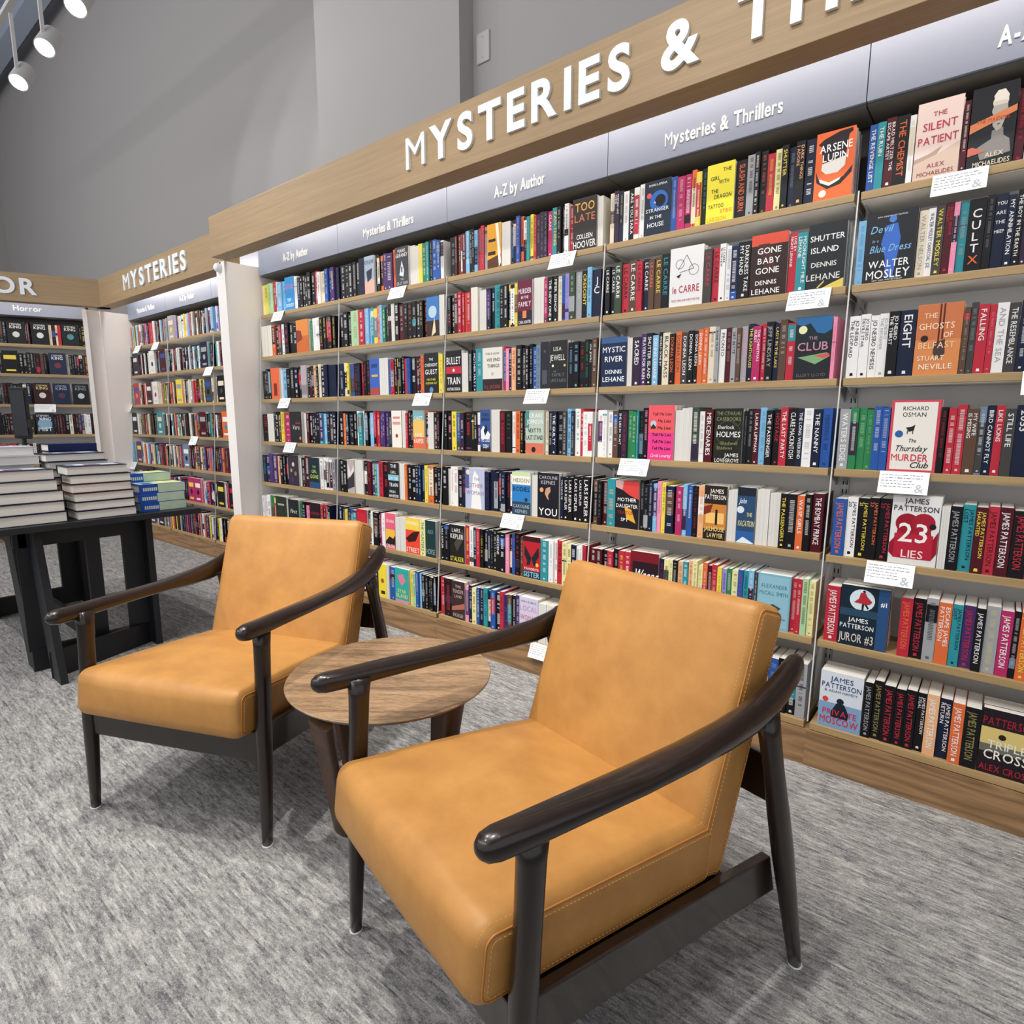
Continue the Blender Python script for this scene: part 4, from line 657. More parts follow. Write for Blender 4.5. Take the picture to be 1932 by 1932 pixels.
DATA = '''
5 1 9|22 b w THE REVENGE LIST|22 t w THE RUIN|27 dr w BRAD MELTZER THE ESCAPE ARTIST|35 k o THE CHEMIST|16 w gy|114 F silent|15 dr|106 F maidens|21 dr r|58 F gray
5 2 3|22 lb b|138 F devil|23 c gy WALTER NELSON|19 w k WALTER MOSLEY CHARCOAL JOE|23 dgy y WALTER MOSLEY|20 dr r BLOOD GROVE MOSLEY|14 p w|21 t gy|40 k w =CULTX|19 k gy|28 n w =YOU ARE THE MEEP|19 n w MY ANNIHILATION|17 k w THE BOY IN THE EARTH|15 dpu w THE THIEF|24 m w|20 k w
5 3 4|32 w k JO NESBO THE LEOPARD|27 w k JO NESBO DEVILS STAR|24 w k JO NESBO NEMESIS|26 w gy JO NESBO THE REDEEMER|29 k w JO NESBO THE THIRST|43 n w EIGHT|115 F ghosts|15 br gy|17 dgy gy|26 r w FALLING|16 r p|27 w gy AND THE SEA|26 dgy w THE RESEMBLANCE|22 n w|23 n w
5 4 3|32 gy w WATERS EDGE|22 g lg|22 g lg|21 g lg|22 b w|22 b w|129 F tmc|15 k r|3 w gy|20 r w|23 r w|29 br w MY WIFE IS MISSING|17 gyb w|20 n w BIRD CANNOT FLY|21 r w LIKE LIONS|25 dgy w STILL LIFE|34 n w 2053|20 r w
5 5 12|37 b o JAMES PATTERSON|31 w k JAMES PATTERSON 20|32 k y JAMES PATTERSON 21|28 k o JAMES PATTERSON 22|33 k r JAMES PATTERSON 23|129 F lies|21 gy|29 k gy JAMES PATTERSON|31 t n JAMES PATTERSON LOST|28 dr y JAMES PATTERSON HAUNTED|26 r dr JAMES PATTERSON|31 dr w JAMES PATTERSON|37 k r JAMES PATTERSON|24 m w
5 6 14|42 r w JAMES PATTERSON|142 F juror|28 -|32 r o JAMES PATTERSON|33 k r JAMES PATTERSON|31 gy k|34 o w ESCAPE JAMES PATTERSON|26 t n JAMES PATTERSON LOST|30 pu r JAMES PATTERSON|23 k w JAMES PATTERSON|33 gy y|30 m w JAMES PATTERSON|15 k|26 o y JAMES PATTERSON|24 k r
5 7 21|131 F moscow|26 k gy JAMES PATTERSON|27 k ol JAMES PATTERSON|33 k r JAMES PATTERSON|28 k r JAMES PATTERSON|29 k r JAMES PATTERSON|25 k w JAMES PATTERSON STEAL|32 pe w JAMES PATTERSON|32 n w JAMES PATTERSON RETURN|31 o w JAMES PATTERSON|39 k ol JAMES PATTERSON|129 F triple
4 1 -20|21 c gy|24 dpu w FRIENDS LIKE THESE|19 n y|25 w gy|25 k w ARE YOU SARA|24 w k|24 w k|118 F stranger|23 b w|33 m w|24 m w|19 o w|21 y k|20 k t|107 F dragon|41 k o SLASH AND BURN|27 gy k|18 k|25 k o|26 r y|23 ly k|23 k y SHUTTER|23 n gy|30 k pe DARK THINGS I ADORE|32 n w|120 F lupin
4 2 -5|23 k w LE CARRE|23 k w LE CARRE|32 dg w LE CARRE|31 r k LE CARRE|36 br w LE CARRE|26 r k LE CARRE|27 n w LE CARRE|24 br o LE CARRE|31 br y LE CARRE|35 k t LE CARRE|137 F carre|30 dgy r LE CARRE|28 r dr LE CARRE|22 w k LE CARRE SILVERVIEW|21 w gy|25 b w|44 k w DARKNESS TAKE MY HAND|128 F gone|26 r w LIVE BY NIGHT LEHANE|34 t w MOONLIGHT MILE LEHANE|119 F shutter
4 3 0|123 F mystic|22 gy|37 dpu w SACRED|27 pu w PRAYERS FOR RAIN|27 k w SHUTTER ISLAND|25 lb w DENNIS LEHANE|16 k w WORLD GONE BY|30 c k BLACK MASS|23 k o DONNA LEON|24 o br DONNA LEON|25 dgy w DONNA LEON|23 k w DONNA LEON|20 k w DONNA LEON|20 o w DONNA LEON|18 o w|26 c br|16 gy k BONE TRAP|23 w k PRONTO|23 dr gy|18 gy k GET BETTE|17 br w|21 gy p|20 n y THE LIGHTHOUSE|27 m w THE CHRISTMAS GUEST|17 r w|26 k gy JEFF LINDSAY|18 n y LADY IN THE LAKE|25 br gy|27 r w|116 F club|12 p r
4 4 -53|28 w r|23 w gy|27 w k|28 br w|20 k w SHE LIES IN WAIT|27 dpu r|21 g w|22 g w|9 t|19 k g|27 k p|120 F tellme|29 gy|25 w|20 gy|30 dg w|22 w k|35 dr w MERCENARIES|5 k|114 F holmes|14 k gy|22 k gy|22 dr w LAURA LIPPMAN|25 lb g|25 k w THE PASSENGER|26 k r HOSTAGE|27 r w THE LAST PARTY|33 k w CLARE MACKINTOSH|21 n w THE LONG WEEKEND|31 w gy|28 n w THE NANNY|32 b k
4 5 -4|22 br gy|20 k gy|26 dr w|40 t pe|113 F mother|20 k gy|21 k gy|19 n w|18 lb w|18 p k|18 y g|36 n g|11 -|27 m w|18 lb w|21 b w|22 k r|24 pe o|91 F jail|35 w|70 F vacation|44 w|39 gy|23 k y THE PASSENGERS|33 k w|24 o w WASP GIRLS|23 k w|36 dr w THE BOMBAY PRINCE
4 6 -8|28 dr w|34 dr w|27 k w|27 r w|26 k w|29 r y|29 r w|133 F wrong|21 n r|21 ly k|17 ly k|20 k w|23 pe br|23 t w|19 pe br|19 ly k|19 ly g|19 o w|21 dr w|21 r w|18 y br|18 lpu k|18 g w|25 ly k|20 b r|20 t k|20 lb k|12 dgy|119 F mccall|18 r w|18 r w|20 lg br|22 ly br
4 7 -2|918 *28
3 1 -35|42 k gy|17 dr w|19 br w|19 r w|23 dr w|26 lb w|19 k w|15 k w|22 lb b|22 r t|22 r t|21 gy r|94 F sunny|54 c|17 n o|20 k o|23 b p|19 o k|22 k o|19 t o|19 y n|16 r y|22 dpu gy|21 dpu gy|22 dpu gy|26 m w CLARE|31 t y ZAM THING|23 k w|20 dgy w|22 w k|20 r w|128 F toolate|27 c
3 2 -7|24 k w|23 k w|29 dr w|23 r w|17 r|19 o|30 r w|48 F pages|53 c|30 n t|21 n w|38 t k|24 k w|26 k w|15 y k|26 k w|18 y k|88 F murder|62 c|21 m w|27 k w THE NEW ONE|27 k w PIPER BISHOP|23 c k|20 b k|20 lpu b|31 dg w|33 gy w|30 k y CRESCENT|22 lb k|43 n w =JC
3 3 0|114 F bullet|44 c|28 k w|26 n w MOTHER MAY I|44 t w|131 F weend|16 m|20 p w|20 dpu|26 pe r PETER JAMES|33 k w|23 dpu w|19 k w|19 k w|25 b w|25 gyb n|49 F darkfig|101 F family|27 k lb|28 k lb|28 k r|22 k g|16 k w LISA JEWELL|24 br w
3 4 -74|25 k w|33 k p|37 y k|32 b y|28 dpu w|51 k r|23 k y|23 k w|23 w k|77 F cold|64 c|38 dr r|38 k g|27 w o|33 o k|23 k y|12 k w|119 F laststand|22 c k|24 k w|30 n w THE GUILTY|36 k gy|23 dgy w|23 lb k|20 n w|31 w g|17 r w|28 w k|25 w k
3 5 -47|33 k w|21 w|24 w r|32 w r|32 k w|30 n r|144 F otherwoman|31 n pu|25 n pu|29 n pu|25 n w|31 n w|28 k r|14 w k|123 F hidden|38 gy|131 F you|17 n w YOU LOVE ME|27 k w LARS KEPLER|29 k w LARS KEPLER|29 k w LARS KEPLER|23 k w LARS KEPLER|39 k w LARS KEPLER
3 6 -31|25 k w LARS KEPLER|41 k gy|120 F stalker|31 r y|31 w b|23 n w|26 r w|26 k y|22 k w|22 n w|18 k w|25 k w|28 k w OBSCENE|41 k w|25 p w|20 k w|20 b r|33 k r|18 br pe|114 F sister|46 t|29 w k|23 w k|30 r k TRUE CRIME|26 ly k|26 ly k|29 n w|51 *3
3 7 -4|31 r w|62 k r|100 F tender|24 p k|29 n w|29 ly k|19 b w|28 n w|28 t k|23 n w|32 b w|31 k w|26 r k|26 pu k|26 br w|26 k w|24 pu w|118 F local|46 w|46 w|155 *5
2 1 -50|45 k w|38 k w|38 k w|37 k w|30 k w|59 n k|98 F reyk|28 k w|24 k r|24 o k|29 pu w|60 pu w|27 o r|116 F grayman|44 c|36 w|37 y w|29 g w|21 t w|21 k w|33 b w|28 b w|24 w k
2 2 -63|28 k|45 k w|39 k w|86 lg r|58 r w|41 lb|26 lb|25 t|35 y|25 o|25 lb|24 g|24 pu|29 k r|38 gy|37 k w|41 dr w|32 k w|36 k o|35 k w|35 k w|30 k y|28 k o|105 F paris|40 w
2 3 -53|51 n w|28 ly k|22 y k|44 b r|38 k r|37 k b|26 r w|31 k r|36 k o|96 F bluefig|81 w|26 b r|28 r k|19 k w|19 y k|28 k w|23 k w|27 r b|27 b k|40 k w|31 dr w|22 k|26 o r|117 F guest|32 y
2 4 -66|40 k|34 o y|28 n w|28 n w|28 k w|27 k w|27 w r|38 t w|27 w r|32 k r|21 k w|36 lb w|25 r w|28 r w|29 pu w|29 pu w|28 pu w|34 n w|94 F maisie|35 gy|20 r w|23 k w|21 k w|100 F harper|28 o|46 gy|27 k w|27 k p
2 5 -80|52 k|46 k w|79 F bat|44 gy|49 c|43 k gy|42 dr r|31 pu w|26 g w|22 lb|38 r k|48 k r|108 F train|51 w|23 o y|37 k w|36 k w|25 n lb|25 n lb|28 n lb|28 y m|43 o r|34 k w|21 k w
2 6 -76|41 n w|29 n w|29 y k|29 n w|40 b w|39 pu w|114 F redcov|32 k|21 w k|52 k w|20 k w|25 m w|33 w b|95 F colors|43 w|52 c|132 F street|47 ly g THE HUNTERS|87 F horse
2 7 -54|431 *12|81 F banana|25 c|54 b w|128 F island|28 y k|32 lg k|27 b w|18 lb w|27 k w|26 k w|26 k w|22 k w|21 k w
1 1 -30|37 ly y|44 y g|43 lg g|36 lg w|33 r w|24 w r|56 lb w|45 lb b|116 F gator|33 w b|32 n w|29 k w|28 k w|28 k w|41 k w|45 k w|36 r w|33 w k|47 c k|35 b w|34 pu w|34 pu w|39 n pu
1 2 -40|148 F pages|43 o w|42 k w|42 dgy w|39 w m|50 k m|47 k w|53 k|160 F orangecov|25 g w|43 w k|42 w gy|36 k y|35 k y|35 k y|35 k y|34 k y
1 3 -73|34 k gy|33 k y|33 k gy|36 k w|120 F orange2|31 c|63 lb n|48 k w|47 k w|47 k w|52 k w|71 F grayhaze|29 k w|29 k w|30 k w|31 pe k|24 k w|30 c k|36 n w|41 n k|87 n k
1 4 -38|83 k r|85 w|32 k w|32 k w|37 k w|38 y k|76 m w|166 F vera|45 w|32 dr w|31 k w|31 k w|28 k w|33 k w|42 t w|36 lb w|33 n w|33 n w|33 n w
1 5 -72|46 n t|61 n w|52 pu b|59 pu w|43 pe r|36 k w|35 k w|42 k w|143 F flowers|27 c|46 k r|58 dr w|131 F girlgone|37 w k|36 w k|36 w pe|35 w pe|35 gy k
1 6 -67|39 w pu|38 w pu|46 w pu|60 g k|22 y k|151 F sci|21 w|144 F script|47 g k|33 k|58 p r|138 F darkcov|24 r w|30 r w|30 o w|30 n
1 7 -70|882 *22'''
ORDW = ['first', 'second', 'third', 'fourth', 'fifth', 'sixth', 'seventh', 'eighth', 'ninth', 'tenth', 'eleventh', 'twelfth', 'thirteenth', 'fourteenth', 'fifteenth', 'sixteenth', 'seventeenth', 'eighteenth', 'nineteenth', 'twentieth']
def ordw(n):
    return ORDW[n] if n < 20 else 'twenty-' + ORDW[n - 20] if n < 29 else 'thirtieth' if n == 29 else 'thirty-' + ORDW[n - 30]
class P2:
    """flat print in face units (metres); elements stack in thin layers"""
    def __init__(s): s.v = []; s.f = []; s.c = []; s.k = 0
    def poly(s, pts, col):
        n = len(s.v); s.v += [(x, y, s.k) for x, y in pts]; s.f.append(tuple(range(n, n + len(pts)))); s.c.append(col); s.k += 1
    def many(s, vs, fs, col):
        n = len(s.v); s.v += [(x, y, s.k) for x, y in vs]; s.f += [tuple(i + n for i in f) for f in fs]; s.c += [col] * len(fs); s.k += 1
def clip01(x): return min(.995, max(.005, x))
def face_print(art, w, h):
    p = P2()
    for e in art:
        t = e[0]
        if t == 't':
            _, s, cx, cy, hh, ww, c, k = e; vs, fs, wd = fit_text(s, hh * h, ww * w, .10 if len(s) < 12 else .06); hb = hh * h
            p.many([(x - wd / 2 + cx * w + k * y, y - hb / 2 + cy * h) for x, y in vs], fs, srgb(c))
        elif t == 'r': p.poly([(clip01(e[1]) * w, clip01(e[2]) * h), (clip01(e[3]) * w, clip01(e[2]) * h), (clip01(e[3]) * w, clip01(e[4]) * h), (clip01(e[1]) * w, clip01(e[4]) * h)], srgb(e[5]))
        elif t == 'c': p.poly([(min(w * .99, max(.01 * w, e[1] * w + e[3] * w * math.cos(a * math.pi / 10))), min(h * .99, max(.01 * h, e[2] * h + e[3] * w * math.sin(a * math.pi / 10)))) for a in range(20)], srgb(e[4]))
        elif t == 'p': p.poly([(clip01(x) * w, clip01(y) * h) for x, y in e[1]], srgb(e[2]))
        elif t == 'l':
            x0, y0, x1, y1 = e[1] * w, e[2] * h, e[3] * w, e[4] * h; d = Vector((y0 - y1, x1 - x0)).normalized() * .0009
            p.poly([(x0 - d.x, y0 - d.y), (x1 - d.x, y1 - d.y), (x1 + d.x, y1 + d.y), (x0 + d.x, y0 + d.y)], srgb(e[5]))
        elif t == 'o':
            R0 = e[3] * w; ri = R0 - .0014; n = 20; vs = []; 
            for a in range(n):
                c_, s_ = math.cos(a * 2 * math.pi / n), math.sin(a * 2 * math.pi / n); vs += [(e[1] * w + R0 * c_, e[2] * h + R0 * s_), (e[1] * w + ri * c_, e[2] * h + ri * s_)]
            p.many([(min(w * .99, max(.01 * w, x)), y) for x, y in vs], [(2 * a, 2 * ((a + 1) % n), 2 * ((a + 1) % n) + 1, 2 * a + 1) for a in range(n)], srgb(e[4]))
    return p
def spine_print(title, w, h, col, tc, rr):
    p = P2(); tcol = C(tc); dark = sum(C(col)[:3]) < .3
    if title.startswith('='):
        words = title[1:].split(); 
        if len(words) == 1:
            n = len(words[0]); step = min(.8 / n, .2) * h
            for i, ch in enumerate(words[0]):
                vs, fs, wd = fit_text(ch, step * .72, w * .72); p.many([(x - wd / 2 + w / 2, y + h * .9 - (i + 1) * step) for x, y in vs], fs, C('o') if ch == 'X' else tcol)
        else:
            for i, wo in enumerate(words):
                vs, fs, wd = fit_text(wo, .009, w * .8); p.many([(x - wd / 2 + w / 2, y + h * .85 - i * .025) for x, y in vs], fs, tcol)
        return p
    # a band or a picture patch on some spines
    q = rr.random()
    if not title and q < .4:
        a, b = sorted((rr.uniform(.02, .98), rr.uniform(.02, .98))); c2 = rr.choice(['k', 'k', 'n', 'n', 'dr', 'gy', 'dgy', 'br', 'gyb', 'pu', 'dpu', 'w', 'r', 'b', 't', 'c'])
        p.poly([(w * .02, h * a), (w * .98, h * a), (w * .98, h * b), (w * .02, h * b)], C(c2))
        if b - a > .45: tcol = C('w' if sum(C(c2)[:3]) < 1 else 'k')
    if not title:
        bs = C(col); m_ = rr.uniform(.35, .85); tcol = tuple(a * m_ + b * (1 - m_) for a, b in zip(tcol, bs))
    if rr.random() < .6:
        s_ = min(w * rr.uniform(.14, .2), .005); y_ = h * rr.uniform(.03, .05)
        p.poly([(w / 2 - s_, y_), (w / 2 + s_, y_), (w / 2 + s_ * .8, y_ + s_ * 1.8), (w / 2 - s_ * .8, y_ + s_ * 1.8)], tcol)
    if title:
        words = title.split(); twol = len(title) > 17 and w > .018
        lines = [title]
        if twol: k = (len(words) + 1) // 2; lines = [' '.join(words[:k]), ' '.join(words[k:])]
        ch = (w * .50 if len(lines) == 1 else w * .31)
        for i, s in enumerate(lines):
            vs, fs, wd = text2d(s, .09); k = ch / CAPH; L_ = h * (.80 if len(s) > 7 else .5); kx = min(L_ / wd, k * 1.25)
            u0 = (w - ch) / 2 if len(lines) == 1 else (w * .55 if i == 0 else w * .12)
            p.many([(u0 + y * k, h * .93 - x * kx) for x, y in vs], fs, tcol)
    else:
        y = h * rr.uniform(.9, .96); ch = w * rr.uniform(.35, .55); x0 = (w - ch) / 2; vs = []; fs = []
        end = h * rr.uniform(.12, .4)
        while y > end:
            l = rr.uniform(.22, .5) * ch
            if rr.random() < .14: y -= ch * .8; continue
            n = len(vs); a = rr.uniform(0, .25) * ch; vs += [(x0 + a * .3, y), (x0 + ch, y), (x0 + ch, y - l * .55), (x0 + a * .3, y - l * .5)]; fs.append((n, n + 1, n + 2, n + 3)); y -= l * .8 + .0009
        p.many(vs, fs, tcol)
    return p
def book_shell(w, d, h):
    """spine towards -y, thickness w along x, depth d along +y; returns cover boxes, page box"""
    b = .0011; m = MB(); m.box(-w/2, w/2, 0, b, 0, h).box(-w/2, -w/2 + b, b, d, 0, h).box(w/2 - b, w/2, b, d, 0, h)
    q = MB().box(-w/2 + b, w/2 - b, b, d - .0015, .0005, h - .0012); return m, q
STUFF = dict(v=[], f=[], c=[])
def sadd(M, vs, fs, cols):
    n = len(STUFF['v']); STUFF['v'] += [tuple(M @ Vector(v)) for v in vs]; STUFF['f'] += [tuple(i + n for i in f) for f in fs]
    STUFF['c'] += cols if isinstance(cols, list) else [cols] * len(fs)
RECS = []
def add_book(T, x, w, row, kind, col, tc, title, label, rr, main):
    z = ROWZ[row - 1]; y0 = yf(z) + .006
    if kind == 'S':
        h = rr.choice([.188, .190, .193, .196, .2, .203]) if not title else rr.choice([.190, .193, .196, .2]); d = .128 + rr.uniform(-.006, .01)
        M = T @ Matrix.Translation((x + w/2, y0 + rr.uniform(0, .014), z + .0005)); pw = w - .0010
    else:
        h = {'tmc': .218, 'tellme': .213, 'silent': .212, 'maidens': .212, 'lies': .215, 'devil': .206, 'carre': .212, 'triple': .2, 'jail': .203, 'vacation': .205, 'gray': .212, 'lupin': .205}.get(title, rr.choice([.198, .203, .206])); d = w - .004; pw = .03
        # turned so that the front cover faces the room; the spine then sits on the left
        M = T @ Matrix.Translation((x + .002, y0 + .002 + pw / 2, z + .0005)) @ Matrix.Rotation(math.radians(-90), 4, 'Z')
        M = T @ Matrix.Translation((x + .002, y0 + .002 + pw / 2, z + .0005)) @ Matrix.Rotation(math.radians(90), 4, 'Z') @ Matrix.Scale(-1, 4, (0, 1, 0)) if False else M
    RECS.append(dict(T=T, M=M, x=x, w=w, pw=pw, h=h, d=d, row=row, kind=kind, col=col, tc=tc, title=title, label=label, seed=rr.random(), main=main))
def parts_of(r):
    rr = random.Random(r['seed'])
    m, q = book_shell(r['pw'], r['d'], r['h'])
    if r['kind'] == 'S':
        p = spine_print(r['title'], r['pw'], r['h'], r['col'], r['tc'], rr)
        if r.get('plain'): p = P2(); [p.poly([(r['pw'] * t, .001), (r['pw'] * t + .0006, .001), (r['pw'] * t + .0006, r['h'] - .001), (r['pw'] * t, r['h'] - .001)], srgb('b9b5ac')) for t in (.3, .62)]
        V = [(x - r['pw']/2, -.0003 - k * .00012, y) for x, y, k in p.v]
        base = C(r['col']) if not r.get('plain') else srgb('dcd9d2')
    else:
        bg, art, _ = FACE[r['title']] if r['title'] in FACE else r['art']; p = face_print(art, r['d'], r['h']); V = [(r['pw']/2 + .0003 + k * .00012, x, y) for x, y, k in p.v]; base = srgb(bg)
    return m, q, V, p, base
def seg_hidden(P):     # behind the chair backs in the photograph's view
    c = cam.matrix_world.inverted() @ P; u = 966 + FPX * c.x / -c.z; v = 966 - FPX * c.y / -c.z
    vis = -5 < u < 1937 and -5 < v < 1937
    def inside(poly):
        k = False
        for (x0, y0), (x1, y1) in zip(poly, poly[1:] + poly[:1]):
            if (y0 > v) != (y1 > v) and u < (x1 - x0) * (v - y0) / (y1 - y0) + x0: k = not k
        return k
    hid = inside([(400, 1000), (430, 968), (690, 985), (725, 1050), (690, 1250), (380, 1200)]) or inside([(1045, 1060), (1075, 1045), (1430, 1120), (1480, 1150), (1470, 1290), (1510, 1270), (1440, 1450), (1200, 1500), (990, 1340)])
    return u, v, vis and not hid, -c.z
BAYN = {1: 'leftmost bay of long wall', 2: 'second bay of long wall', 3: 'third bay of long wall', 4: 'fourth bay of long wall', 5: 'fifth bay of long wall', 6: 'sixth bay of long wall'}
SHN = ['top shelf', 'second shelf', 'third shelf', 'fourth shelf', 'fifth shelf', 'sixth shelf', 'bottom shelf']
DARKISH = ['k'] * 9 + ['n'] * 4 + ['dgy', 'dr', 'dr', 'br', 'gy', 'gy', 'w', 'w', 'w', 'c', 'r', 'r', 'b', 'b', 't', 'o', 'y', 'pu', 'lb', 'g', 'p', 'pe', 'dpu']
TCS = {'w': 'k', 'c': 'k', 'y': 'k', 'ly': 'r', 'gy': 'k', 'lb': 'w', 'pe': 'br'}
done = {}
for ln in DATA.strip().split('\n'):
    head, *ent = ln.split('|'); b, r_, s0 = map(int, head.split()); rr = random.Random(b * 10 + r_)
    items = []
    for e in ent:
        w_, _, rest = e.partition(' ')
        items.append((int(w_), rest))
    tot = sum(w for w, _ in items); a = max(s0, 12); endx = s0 + tot; lim = 902
    sc = (min(endx, lim) - a) / tot if b < 5 else 1.0
    x = (a if b < 5 else s0 + 8) / 1000; n = 0; base = -.428 - (5 - b) * BW
    for w_, rest in items:
        w = w_ * sc / 1000
        if rest.startswith('*') or (rest == '' ): 
            nn = int(rest[1:] or 1); ww = w / nn
            for i in range(nn):
                c = rr.choice(DARKISH); add_book(ID, base + x + i * ww, ww, r_, 'S', c, TCS.get(c, rr.choice(['w', 'w', 'r', 'gy'])), '', None, rr, True); n += 1
        elif rest == '-': pass
        elif rest in ('c', 'gy', 'w'):
            q = RECS[-1]; add_book(ID, base + x, w, r_, 'S', 'w', 'w', '', None, rr, True); RECS[-1]['plain'] = True; n += 1
        elif rest.startswith('F '):
            nm = rest[2:]; w2 = min(w, .142); add_book(ID, base + x, w2, r_, 'F', '', '', nm, FACE[nm][2] if nm != 'pages' else ('cream' if b == 3 else 'first cream') + ' block of page edges facing out, second shelf, ' + BAYN[b], rr, True); n += 1
            # further copies behind the front one
            z = ROWZ[r_ - 1]; q = RECS[-1]
            for c_ in range(1, 3): RECS.append(dict(q, M=Matrix.Translation((0, .032 * c_, -.0 * c_)) @ q['M'], label=None, title='pages', kind='B', row=r_))
        else:
            f = rest.split(' ', 2); c = f[0]; t = f[1] if len(f) > 1 else TCS.get(c, 'w'); ti = f[2] if len(f) > 2 else ''
            if w > .006:
                add_book(ID, base + x, w, r_, 'S', c, t, ti, f'{CN[c]} book with {CN[t]} lettering, {ordw(n)} from left, {SHN[r_-1]}, {BAYN[b]}', rr, True); n += 1
        x += w
    done[(b, r_)] = x
rr = random.Random(5)
def fill(T, x0, x1, row, pal, base=0):
    x = x0
    while x < x1 - .02:
        w = rr.uniform(.015, .032); w = min(w, x1 - x)
        if rr.random() < .06 and x + .13 < x1:
            RECS_len = len(RECS); c1, c2 = rr.choice(pal), rr.choice(['w', 'r', 'y', 'c', 'gy', 'b'])
            add_book(T, x, .128, row, 'F', '', '', 'gray', None, rr, False)
            RECS[-1]['title'] = None; RECS[-1]['art'] = (PAL[c1], [('r', .12, .62, .88, .8, PAL[c2]), ('r', .2, .1, .8, .18, PAL[c2]), ('c', .5, .42, .18, PAL[rr.choice(pal)])], '')
            x += .13; continue
        c = rr.choice(pal); add_book(T, x, w, row, 'S', c, TCS.get(c, rr.choice(['w', 'w', 'r', 'y', 'gy'])), '', None, rr, False); x += w
for r_ in range(1, 8):
    fill(ID, -.428 + done[(5, r_)] + .002, .486 - .012, r_, DARKISH)
    fill(ID, .486 + .012, 1.4 - .012, r_, DARKISH)
APAL = [['k', 'k', 'n', 'w', 'gy', 'br', 'c', 'r', 'w', 'o', 'w', 'lpu', 'y', 'lb', 'w'], ['k', 'w', 'dr', 'k', 'gy', 'gy', 'r', 'n', 'n', 'w', 'k', 't'], ['c', 'w', 'c', 'gy', 'r', 'k', 'y', 'o', 'dr', 'r', 'dgy', 'c', 'ol'], ['br', 'gy', 'dr', 'dg', 't', 'w', 'n', 'gy', 'k', 'c', 'k', 'o'], ['n', 'br', 'gy', 'c', 'gyb', 'pu', 'dr', 'w', 'k', 'o', 'ly', 'lb', 'm', 'dg'], ['k', 'w', 'm', 'c', 'k', 'n', 'gy', 'dr', 'k'], ['k', 'w', 'r', 'pu', 'gy', 'k', 'y', 'n']]
for r_ in range(1, 8):
    for k in range(3): fill(ALC, -6.95 + k * .91 + .012, -6.95 + (k + 1) * .91 - .012, r_, APAL[r_ - 1])
HPAL = ['k'] * 8 + ['dgy', 'n', 'dr', 'r', 'w', 'gy', 'c', 'dg']
KG = lambda bg, ac, c='e8e6e0', w_='KING': (bg, [tx('STEPHEN', .5, .88, .07, .8, c), tx(w_, .5, .76, .13, .88, c), ('c', .5, .42, .2, ac)], '')
HF = {1: [(-.57, KG('1f2023', 'cfd2d2'), 'black cover with a white arc, top shelf of the angled unit'), (-.385, KG('1c1e22', 'd8dada'), 'black cover with a pale crescent, second on the angled top shelf'), (-.145, KG('20262a', '5a8f94'), 'black and teal cover at the corner end of the angled top shelf')],
      2: [(-.27, KG('27304a', '7a3a3e'), 'navy cover with white capitals, angled unit second shelf')],
      3: [(-.415, KG('3a1c20', 'e0dcd2', 'e8d890'), 'maroon cover with a pale tower, angled unit third shelf'), (-.262, KG('222c48', '5a3a50', 'b0b4c0'), 'navy cover with greyed capitals, angled unit third shelf'), (-.105, KG('1d1f22', 'c8ccd0', '9a9c9e'), 'black cover with small moon, corner end of the angled third shelf')],
      4: [(-.42, ('24303a', [('c', .5, .5, .42, '8fb4c8'), tx('STEPHEN', .4, .88, .09, .7, 'f2f2f2'), tx('KING', .55, .74, .13, .7, 'f2f2f2'), tx('MIST', .5, .25, .18, .86, 'f4f4f4')], ''), 'smoky blue cover with white scrawled capitals, angled unit fourth shelf')],
      5: [(-.10, ('1c1a1c', [tx('SIGN', .5, .72, .17, .8, 'f4f2f0', .2), tx('HERE', .5, .45, .17, .8, 'f4f2f0', .2), ('r', .1, .1, .9, .2, 'b02c3a')], ''), 'black cover with big white slanted capitals, angled unit fifth shelf')]}
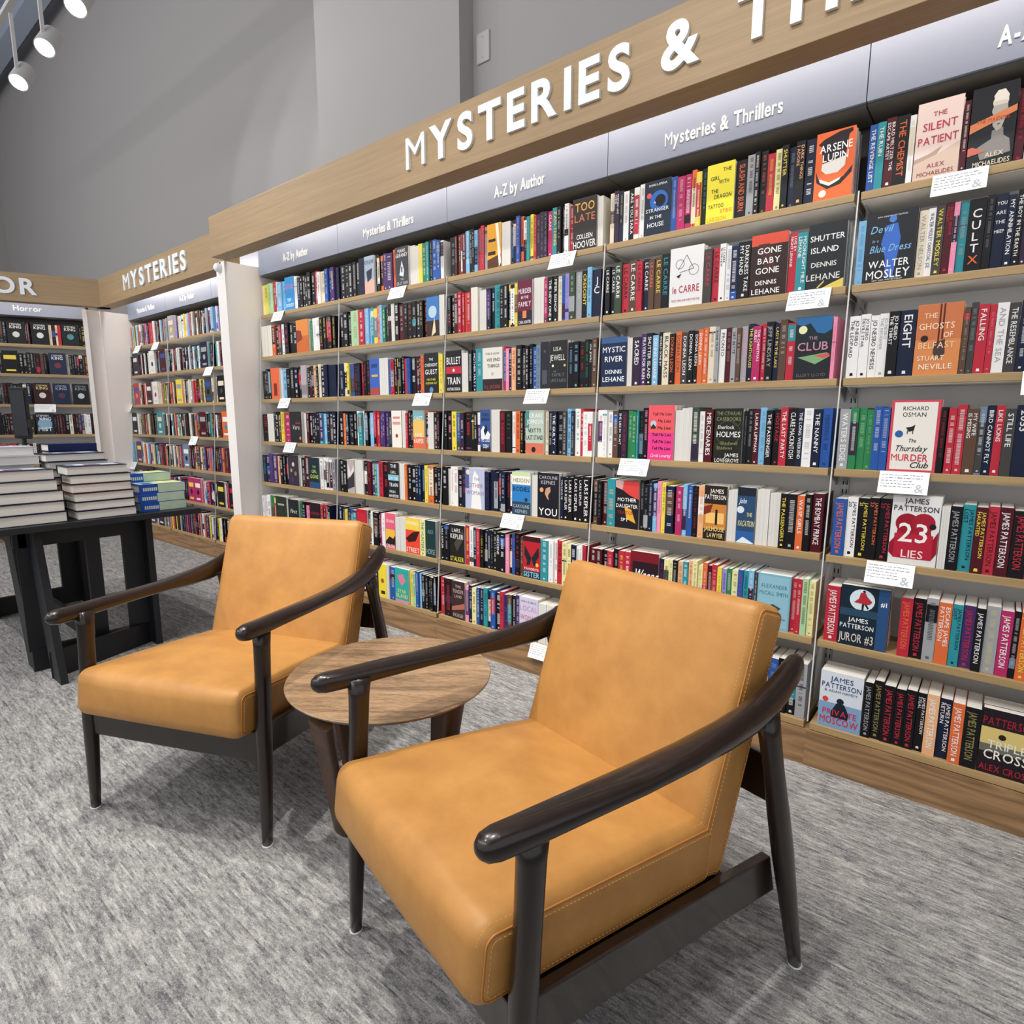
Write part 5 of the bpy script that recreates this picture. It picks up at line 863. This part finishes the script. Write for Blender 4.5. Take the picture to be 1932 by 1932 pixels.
for r_ in range(1, 8):
    cur = -3 * BW + .012
    for xc, art, lab in HF.get(r_, []):
        segs = [(cur, xc - .069)]; 
        for s0, s1 in segs:
            for k in range(3):
                a, b_ = max(s0, -(k + 1) * BW + .012), min(s1, -k * BW - .012)
                if b_ - a > .03: fill(HOR, a, b_, r_, HPAL)
        add_book(HOR, xc - .068, .136, r_, 'F', '', '', None, lab, rr, True); RECS[-1]['art'] = art; RECS[-1]['force'] = True; RECS[-1]['d'] = .136; cur = xc + .070
    for k in range(3):
        a, b_ = max(cur, -(k + 1) * BW + .012), min(-.012, -k * BW - .012)
        if b_ - a > .03: fill(HOR, a, b_, r_, HPAL)

# the 300 that show largest become objects of their own, the rest one joined mass
for r in RECS:
    P = r['M'] @ Vector((0, r['d'] / 2 if r['kind'] != 'S' else 0, r['h'] * .6)); u, v, vis, dep = seg_hidden(P)
    r['area'] = (r['pw'] if r['kind'] == 'S' else r['d']) * r['h'] / dep ** 2 if (vis and r['kind'] != 'B' and r['label']) else 0
    if r.get('force') and vis: r['area'] += 1
big = sorted([r for r in RECS if r['area'] > 0], key=lambda r: -r['area'])[:258]
for r in big: r['big'] = True
used_lab = {}
for r in RECS:
    m, q, V, p, base = parts_of(r) if r['kind'] != 'B' else (*book_shell(r['pw'], r['d'], r['h']), [], None, srgb('cfcac0'))
    if r.get('big'):
        o = m.build('book', M_cover); o.matrix_world = r['M']; o.color = base
        tag(o, r['label'], 'book', 'books on the long wall' if r['T'] == ID else 'books on the angled unit')
        used_lab[r['label']] = used_lab.get(r['label'], 0) + 1
        q.build('page_block', M_page, o)
        if V:
            t = mesh('lettering' if r['kind'] == 'S' else 'cover_print', V, p.f, M_print, False, o); colatt(t.data, p.c)
    else:
        sadd(r['M'], m.v, m.f, base); sadd(r['M'], q.v, q.f, srgb('e6e1d6'))
        if V: sadd(r['M'], V, p.f, list(p.c))
so = mesh('book', STUFF['v'], STUFF['f'], M_stuff); colatt(so.data, STUFF['c']); so['kind'] = 'stuff'; tag(so, 'remaining rows of smaller paperbacks filling the shelves of all units', 'book', 'books on the long wall')
print('BOOKS', len(RECS), 'big', len(big), 'stuff faces', len(STUFF['f']), 'dups', [k for k, v in used_lab.items() if v > 1])
